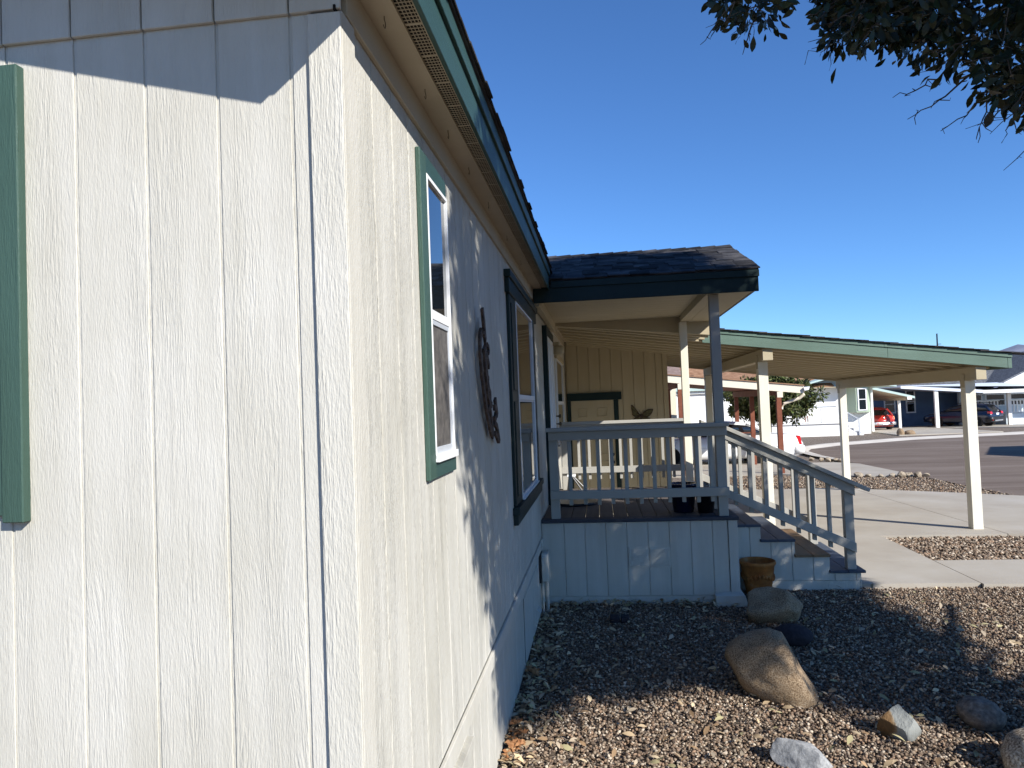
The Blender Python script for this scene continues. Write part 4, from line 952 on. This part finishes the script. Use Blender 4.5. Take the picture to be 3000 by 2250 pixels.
# red retro hatchback, rear to the camera
rc_ = thing('red_hatchback', 'red retro hatchback with chrome bumper parked under the far green-edged carport', 'car', (20.25, 55.0, gz(55)+.034), R(90+6), world_parts=False)
top = [(0, .80), (.08, 1.0), (.3, 1.05), (2.6, 1.02), (3.2, 1.00), (3.9, .90), (4.25, .70)]
rl = [(.20, 1.06, .60), (.42, 1.36, .575), (.65, 1.55, .56), (1.2, 1.62, .57), (2.2, 1.60, .57), (2.7, 1.45, .56), (3.25, 1.04, .60)]
w = car(rc_, 4.28, 1.72, top, rl, M['red_paint'], 2.6, .75, nose=.72)
roof_panel(rc_, [(.50, 1.44, .57)]+rl[2:6], M['red_paint'])
pillar(rc_, (.13, .70, 1.0), (.62, .54, 1.50), .06, M['red_paint']); pillar(rc_, (3.2, .68, 1.03), (2.65, .54, 1.45), .04, M['red_paint']); pillar(rc_, (1.5, .72, 1.04), (1.5, .58, 1.55), .05, M['red_paint'])
for x in (.78, 3.40):
    for s in (-1, 1): wheel(rc_, x, s*(w-.10), .33, .22, s)
part('hatch', loft([half([(x, 0, z), (x, hw, z-.02), (x-.03, hw, z-.03), (x-.03, 0, z-.01)]) for (x, z, hw) in ((.02, .58, .66), (.0, .78, .64), (.10, 1.02, .60))]), M['red_paint'], rc_, smooth=True)
part('bumper', loft([half([(x, 0, z1), (x, hw, z1-.02), (x, hw+.02, (z0+z1)/2), (x, hw, z0), (x, 0, z0)]) for (x, hw, z0, z1) in ((-.16, .62, .38, .56), (-.08, .82, .34, .58), (.25, .90, .34, .57))]), M['chrome'], rc_, smooth=True)
bx('plate', (-.18, -.162, -.17, .17, .37, .53), M['plate'], rc_)
part('emblem', MB().lathe([(.05, 0), (.05, -.02), (.02, -.03)], (-.03, 0, .84), 12, 'x'), M['chrome'], rc_)
for s in (-1, 1):
    bx('reflector', (-.165, -.14, *sorted((s*.42, s*.58)), .42, .48), M['taillight'], rc_)
    part('tail_lamp', MB().prism([(.06, .72), (.22, .72), (.20, .96), (.12, .96)], 'y', *sorted((s*(w*.84), s*(w*.955)))), M['amber'], rc_, .01)

# dark blue wagon, three-quarter rear view
hd = math.atan2(.787, -.615)
bs = thing('blue_wagon', 'dark blue crossover wagon with roof rails parked at the pale blue house', 'car', (28.25, 55.7, gz(55.7)+.034), hd, world_parts=False)
top = [(0, .86), (.08, 1.04), (.3, 1.08), (2.6, 1.05), (3.5, 1.02), (4.3, .94), (4.86, .76)]
rl = [(.12, 1.10, .66), (.32, 1.38, .63), (.52, 1.56, .61), (1.3, 1.63, .61), (2.2, 1.62, .61), (2.75, 1.48, .60), (3.6, 1.05, .66)]
w = car(bs, 4.86, 1.87, top, rl, M['blue_paint'], 2.75, 1.0, wr=.36, zb=.26)
roof_panel(bs, [(.40, 1.49, .62)]+rl[2:6], M['blue_paint'])
pillar(bs, (.10, .74, 1.05), (.5, .58, 1.50), .055, M['blue_paint']); pillar(bs, (3.55, .72, 1.06), (2.7, .58, 1.46), .035, M['blue_paint']); pillar(bs, (1.9, .80, 1.06), (1.85, .62, 1.58), .03, M['blue_paint'])
for x in (.98, 3.75):
    for s in (-1, 1): wheel(bs, x, s*(w-.11), .36, .24, s)
part('bumper', loft([half([(x, 0, z1), (x, hw, z1-.02), (x, hw+.02, (z0+z1)/2), (x, hw, z0), (x, 0, z0)]) for (x, hw, z0, z1) in ((-.10, .72, .38, .66), (-.02, .90, .34, .68), (.35, .95, .32, .62))]), M['black'], bs, smooth=True)
bx('skid_plate', (-.12, -.09, -.55, .55, .38, .44), M['chrome'], bs); bx('plate', (-.035, -.012, -.17, .17, .80, .94), M['plate'], bs)
for s in (-1, 1):
    part('tail_lamp', MB().prism([(-.005, .88), (.28, .92), (.24, 1.06), (.03, 1.04)], 'y', *sorted((s*(w*.66), s*(w*.95)))), M['taillight'], bs, .01)
    part('roof_rail', MB().tube([(.55, s*.60, 1.60), (.65, s*.60, 1.68), (2.2, s*.60, 1.69), (2.4, s*.60, 1.62)], .022, 6), M['black'], bs)
bx('spoiler', (.26, .52, -.56, .56, 1.545, 1.575), M['blue_paint'], bs, .008)
bx('fog_lamp', (-.085, -.05, .62, .80, .40, .52), M['taillight'], bs)

# ------------------------------------------------------------------ neighbour's brown-posted carport
nc = thing('neighbour_carport', 'tan-edged carport on brown posts sheltering the white sedan', 'carport', (3, 23.5, gz(23)))
NZ = lambda x: 2.662-(x-1.886)*.1236
def nbox(x0, x1, y0, y1, d0, d1): return MB().prism([(x0, NZ(x0)+d0), (x1, NZ(x1)+d0), (x1, NZ(x1)+d1), (x0, NZ(x0)+d1)], 'y', y0, y1)
part('fascia', nbox(.2, 5.52, 20.5, 20.53, -.205, 0), M['tan'], nc); part('roof_deck', nbox(.2, 5.50, 20.54, 27.4, -.06, .0), M['brick'], nc)
part('roof_edge', nbox(.2, 5.53, 20.47, 20.56, .002, .03), M['shingle_br'], nc); part('ceiling', nbox(.2, 5.5, 20.54, 27.4, -.10, -.062), M['brown_wood'], nc)
part('gutter', MB().prism([(5.50, 2.17), (5.66, 2.19), (5.63, 2.10), (5.52, 2.08)], 'y', 20.42, 27.4), M['vinyl'], nc)
part('downspout', MB().tube([(5.57, 20.7, 2.09), (5.57, 20.72, 1.98), (5.45, 20.75, 1.88), (5.05, 20.8, 1.75), (4.98, 20.8, 1.6)], .045, 8), M['tan'], nc)
for x in (2.22, 4.88):
    bx('beam', (x-.07, x+.07, 20.56, 27.2, NZ(x)-.31, NZ(x)-.115), M['brown_wood'], nc)
    bx('beam_end', (x-.075, x+.075, 20.49-.02, 20.499, NZ(x)-.37, NZ(x)-.21), M['tan'], nc)
    for y in (20.62, 24.2, 26.9): bx('post', (x-.065, x+.065, y, y+.13, gz(y)-.02, NZ(x)-.312), M['brown_wood'], nc)
bx('rail_bar', (2.05, 4.81, 24.22, 24.26, 1.03+gz(24), 1.06+gz(24)), M['brown_wood'], nc)

# ------------------------------------------------------------------ houses beyond
def win(parent, x0, x1, y, z0, z1, fw=.07, mid=True, m='vinyl', dy=-1):
    f = MB(); y0, y1 = sorted((y, y+dy*.05))
    f.box(x0, x1, y0, y1, z0, z0+fw); f.box(x0, x1, y0, y1, z1-fw, z1); f.box(x0, x0+fw, y0, y1, z0+fw, z1-fw); f.box(x1-fw, x1, y0, y1, z0+fw, z1-fw)
    if mid: f.box(x0+fw, x1-fw, y0, y1, (z0+z1)/2-.025, (z0+z1)/2+.025)
    o = part('window', f, M[m], parent); p0, p1 = sorted((y, y+dy*.02)); bx('pane', (x0+fw, x1-fw, p0, p1, z0+fw, z1-fw), M['glass'], o); return o
# the long white house: left wing and right part with bay
h2 = thing('white_house', 'long white house with sage bay window, porch railing and pale teal roof edge', 'house', (11, 52, gz(50)))
bx('wall', (3.2, 5.9, 40.0, 49.9, -.7, 2.26), M['house_white'], h2); bx('eave_board', (2.9, 5.95, 39.85, 40.0, 2.27, 2.41), M['house_white'], h2)
part('roof', MB().prism([(2.8, 2.42), (6.1, 2.42), (6.1, 2.50), (4.45, 2.95), (2.8, 2.60)], 'y', 39.7, 49.8), M['teal_trim'], h2)
wg = win(h2, 3.60, 4.13, 40.0, .95, 2.2); 
for zz in (1.3, 1.85): bx('muntin', (3.67, 4.06, 39.965, 39.979, zz, zz+.03), M['vinyl'], wg)
bx('muntin', (3.85, 3.88, 39.965, 39.979, 1.03, 2.12), M['vinyl'], wg)
bx('wall', (5.95, 16.55, 50.0, 60, -.8, 2.40), M['house_white'], h2); bx('wall', (16.56, 18.5, 52.3, 60, -.8, 2.40), M['house_white'], h2); bx('corner_board', (18.45, 18.58, 52.2, 52.3, -.8, 2.40), M['house_white'], h2)
part('roof', MB().prism([(49.4, 2.46), (61, 2.46), (61, 2.55), (55, 4.2), (49.4, 2.56)], 'x', 8.5, 15.2), M['shingle_br'], h2)
part('gable_roof', MB().prism([(12.6, 2.44), (15.0, 3.05), (18.9, 2.30), (18.9, 2.40), (15.0, 3.16), (12.6, 2.55)], 'y', 48.9, 60), M['teal_trim'], h2)
part('gable_wall', MB().prism([(13.0, 2.405), (18.4, 2.405), (15.0, 3.03)], 'y', 50.0, 50.2), M['house_pale'], h2)
bx('soffit_board', (10.5, 16.5, 49.0, 49.98, 2.402, 2.45), M['cream_x'], h2)
bx('recess_shade_strip', (13.75, 15.5, 49.94, 49.998, 1.16, 1.22), M['alum'], h2); bx('recess_shade_strip', (13.75, 13.83, 49.94, 49.998, 1.221, 2.2), M['alum'], h2)  # grey strips stand in for the shade outlining the porch recess
# bay
bay = part('bay', MB().prism([(16.15, 50.0), (16.50, 49.3), (17.25, 49.3), (17.60, 50.0), (17.6, 52.29), (16.56, 52.29), (16.56, 49.99)], 'z', .72, 2.40), M['house_sage'], h2)
part('bay_base', MB().prism([(16.56, 50.01), (17.58, 50.01), (17.58, 52.29), (16.56, 52.29)], 'z', -.8, .715), M['house_white'], h2)
bw = win(h2, 16.60, 17.16, 49.3, .84, 2.30, .07)
# porch of the white house
bx('porch_skirt', (6.2, 15.05, 47.6, 49.98, -.85, .12), M['house_white'], h2); bx('porch_deck', (6.15, 15.1, 47.5, 49.98, .121, .17), M['house_white'], h2)
rl_ = bx('porch_rail', (6.2, 15.1, 47.56, 47.62, .97, 1.03), M['house_white'], h2); bx('lower_rail', (6.2, 15.1, 47.57, 47.61, .22, .27), M['house_white'], rl_)
pk = MB().box(-.03, .03, 47.575, 47.605, .27, .97).mesh('baluster')
for k in range(54): link('baluster', pk, M['house_white'], rl_, loc=(6.35+.163*k, 0, 0))
for x in (6.25, 8.4, 10.55, 12.45, 13.85, 15.05): bx('rail_post', (x-.07, x+.07, 47.53, 47.65, .171, 1.10), M['house_white'], rl_)
sr = MB().prism([(15.1, 1.00), (16.05, .38), (16.05, .32), (15.1, .94)], 'y', 47.58, 47.62); part('stair_rail', sr, M['alum'], h2)
part('stair_rail', MB().prism([(15.1, .20), (16.15, -.50), (16.15, -.56), (15.1, .14)], 'y', 47.58, 47.62), M['alum'], h2)
bx('stair_newel', (16.0, 16.08, 47.56, 47.64, -.65, .40), M['alum'], h2)
for k in range(4): bx('step', (15.1+.30*k, 15.42+.30*k, 47.65, 49.0, -.85, -.02-.2*k), M['house_white'], h2)
ch = thing('porch_chair', 'reddish patio chair behind the white house railing', 'chair', (12.9, 48.6, .17)); bx('seat', (12.6, 13.2, 48.3, 48.9, .55, .62), M['brown_wood'], ch, .02); bx('backrest', (12.6, 13.2, 48.9, 48.97, .62, 1.12), M['brown_wood'], ch, .02)
for x in (12.62, 13.14):
    for y in (48.32, 48.88): bx('leg', (x, x+.05, y, y+.05, .171, .55), M['brown_wood'], ch)
# its carport
c2 = thing('green_edged_carport', 'far carport with pale green roof edge over the red hatchback', 'carport', (20, 57, gz(57)))
KZ = lambda x: 2.30-(x-18.571)*.2666
part('roof', MB().prism([(18.5, KZ(18.5)), (21.6, KZ(21.6)), (21.6, KZ(21.6)+.10), (18.5, KZ(18.5)+.12)], 'y', 53.0, 61), M['soffit'], c2)
part('fascia', MB().prism([(18.5, KZ(18.5)-.02), (21.62, KZ(21.6)-.02), (21.62, KZ(21.6)+.13), (18.5, KZ(18.5)+.15)], 'y', 52.95, 52.998), M['teal_trim'], c2)
bx('beam', (21.05, 21.2, 53.05, 61, 1.35, 1.52), M['soffit'], c2); bx('post', (21.06, 21.22, 54.4, 54.55, gz(54.4)-.05, 1.345), M['house_white'], c2); bx('post', (21.06, 21.22, 60.4, 60.55, gz(60)-.05, 1.345), M['house_white'], c2)
bx('beam_end', (21.1, 21.4, 52.9, 52.949, 1.40, 1.60), M['house_white'], c2)
# slate blue house
bh = thing('blue_house', 'slate blue lap-sided house with white metal carport roof and grey shingles', 'house', (27, 64, gz(63)))
bwall = bx('wall', (18.4, 31.0, 62.5, 72, -1.1, 2.4), M['house_blue'], bh)
lap = MB().prism([(62.49, 0), (62.455, .0), (62.48, .20), (62.49, .2)], 'x', 18.4, 31.0).mesh('lap_board')
for k in range(17): link('lap_board', lap, M['house_blue'], bwall, loc=(0, 0, -.95+.2*k))
win(bh, 24.75, 25.5, 62.45, .20, 2.08, .10); win(bh, 23.05, 23.95, 62.45, .20, 1.75, .10)
part('roof', MB().prism([(62.3, 2.42), (73, 2.42), (73, 2.5), (67.5, 4.4), (62.3, 2.52)], 'x', 21.0, 45), M['shingle_gy'], bh)
mr = part('metal_roof', MB().prism([(22.0, 2.30), (28.0, 1.72), (34.5, 1.72), (34.5, 1.80), (28.0, 1.80), (22.0, 2.38)], 'y', 56.0, 62.28), M['metalroof'], bh)
mr2 = part('metal_roof', MB().add([(22.0, 56, 2.385), (34.5, 56, 1.90), (34.5, 62.2, 2.42), (22.0, 62.2, 2.45), (22.0, 56, 2.37), (34.5, 56, 1.88), (34.5, 62.2, 2.40), (22.0, 62.2, 2.43)], [(0, 1, 2, 3), (7, 6, 5, 4), (0, 4, 5, 1), (1, 5, 6, 2), (2, 6, 7, 3), (3, 7, 4, 0)]), M['metalroof'], bh)
part('carport_fascia', MB().prism([(21.9, 2.20), (27.5, 1.66), (27.5, 1.88), (21.9, 2.40)], 'y', 55.95, 55.998), M['metalroof'], bh)
part('porch_fascia', MB().prism([(27.51, 1.62), (36, 1.55), (36, 1.82), (27.51, 1.86)], 'y', 55.94, 55.998), M['house_white'], bh)
bx('post', (24.25, 24.5, 56.05, 56.25, gz(56)-.05, 2.05), M['house_white'], bh); bx('post', (30.0, 30.25, 57.6, 57.8, gz(57)-.05, 1.70), M['house_white'], bh)
part('gable_trim', MB().prism([(30.2, 2.05), (30.7, 2.05), (33.6, 3.46), (33.6, 3.72)], 'y', 59.95, 60.0), M['house_white'], bh)
part('gable_wall', MB().prism([(30.5, 1.9), (36, 1.9), (36, 4.5), (35.6, 4.6)], 'y', 60.01, 60.3), M['house_pale'], bh)
part('gable_roof', MB().prism([(30.1, 2.0), (36, 4.9), (36, 5.0), (30.1, 2.12)], 'y', 59.7, 68), M['shingle_gy'], bh)
pw_ = bx('porch_wall', (28.2, 38, 61.0, 61.3, -.9, 2.0), M['house_pale'], bh)
for k in range(5): win(bh, 28.4+1.7*k, 29.9+1.7*k, 61.0, .55, 1.55, .10)
bx('porch_skirt', (30.0, 38, 58.0, 60.9, -.95, .02), M['house_pale'], bh)
prl = bx('porch_rail', (30.0, 38, 57.95, 58.03, .98, 1.05), M['house_white'], bh); bx('lower_rail', (30.0, 38, 57.96, 58.02, .10, .16), M['house_white'], prl)
pk = MB().box(-.045, .045, 57.965, 58.015, .16, .98).mesh('baluster')
for k in range(34): link('baluster', pk, M['house_white'], prl, loc=(30.15+.23*k, 0, 0))
prb = bx('side_rail', (28.1, 29.95, 58.6, 58.68, .98, 1.05), M['house_white'], bh)
for k in range(8): link('baluster', pk, M['house_white'], prb, loc=(28.2+.23*k, .64, 0))
# brown-roofed house behind the bush, grey shingle roof above the tan carport
b3 = thing('brown_roofed_house', 'house behind the bush with orange-brown shingle roof', 'house', (8, 62, -1)); bx('wall', (3, 12, 62, 70, -1, 2.9), M['tan'], b3)
part('roof', MB().prism([(61.5, 3.0), (70.5, 3.0), (66, 5.1)], 'x', 2.5, 12.5), M['shingle_br'], b3); bx('roof_vent', (7.6, 8.0, 63.2, 63.5, 3.7, 4.05), M['black'], b3)
b4 = thing('near_neighbour_house', 'grey-brown shingled neighbour roof just above the tan carport edge', 'house', (0, 31, -.4)); bx('wall', (-7, 2.9, 28.5, 38, -.6, 2.7), M['tan'], b4)
part('roof', MB().prism([(27.9, 2.72), (38.5, 2.72), (33.2, 4.7)], 'x', -7.5, 3.17), M['brick'], b4)
# house across the street, out of frame right: throws the gabled shade on the road, seen in the window glass
b5 = thing('street_side_house', 'house across the street casting its gabled shadow onto the asphalt', 'house', (24, 20, -.2)); bx('wall', (19.2, 30, 14.5, 27.0, -.4, 2.5), M['house_sage'], b5)
part('roof', MB().prism([(14.0, 2.5), (27.5, 2.5), (20.75, 4.6)], 'x', 18.6, 30.5), M['shingle_gy'], b5)
win(b5, 21, 22.5, 14.5, .9, 2.1); win(b5, 25, 26.5, 14.5, .9, 2.1)
# round citrus bush / tree
bt = thing('round_tree', 'dense round dark green tree in front of the white house porch', 'tree', (7.3, 32.6, gz(32.6)))
part('trunk', MB().tube([(7.2, 32.6, gz(32.6)-.05), (7.25, 32.6, .6), (7.3, 32.6, 1.5)], [.13, .10, .08], 8), M['bark'], bt, smooth=True)
cs = []
while len(cs) < 300:
    d = Vector((R_.gauss(0, 1), R_.gauss(0, 1), R_.gauss(0, 1))).normalized(); d *= R_.uniform(.45, 1)*(1+.45*mnoise.noise(d*2.1+Vector((4, 1, 2))))
    p = (7.3+d.x*1.95, 32.6+d.y*1.6, 1.90+d.z*1.08)
    if mnoise.noise(Vector(p)*1.3) < -.25: continue
    cs.append((p, R_.uniform(.18, .34)))
P, S, Q = spray(cs, 60, .12, .20, .2)
cr_ = tag(leaves('crown', P, S, Q, tints(len(P), (.075, .088, .026)), M['bush_leaf'], 3), kind='stuff'); cr_.parent = bt; cr_.matrix_parent_inverse = Matrix.Translation(-Vector(bt.location))
# radio mast and mountains
mast = thing('radio_mast', 'thin dark utility mast rising behind the carport roof', 'mast', (52.8, 120, -2)); part('pole', MB().tube([(52.6, 120, -3), (52.75, 120, 10.9)], [.16, .10], 6), M['black'], mast)
for z in (9.2, 7.6): bx('crossarm', (52.7, 53.3, 119.95, 120.05, z, z+.08), M['black'], mast)
mv = MB(); N_ = 90; rowz = []
for i in range(N_+1):
    x = -900+3300*i/N_; h = 60+55*mnoise.noise(Vector((x*.0035, 3.3, 0)))+22*mnoise.noise(Vector((x*.014, 1.3, 0))); h += 55*math.exp(-((x-900)/260)**2)
    rowz.append((x, max(8, h)*.8))
for j in range(9):
    for (x, h) in rowz:
        f_ = j/8; mv.v.append((x, 1250+f_*420, -24+(h+16)*f_**.75*(1+.28*mnoise.noise(Vector((x*.02, j*.9, 5)))*(1 if j < 8 else .3))))
for j in range(8):
    for i in range(N_): a = j*(N_+1)+i; mv.f.append((a, a+1, a+N_+2, a+N_+1))
struct('mountain', mv, M['mountain'], smooth=False)
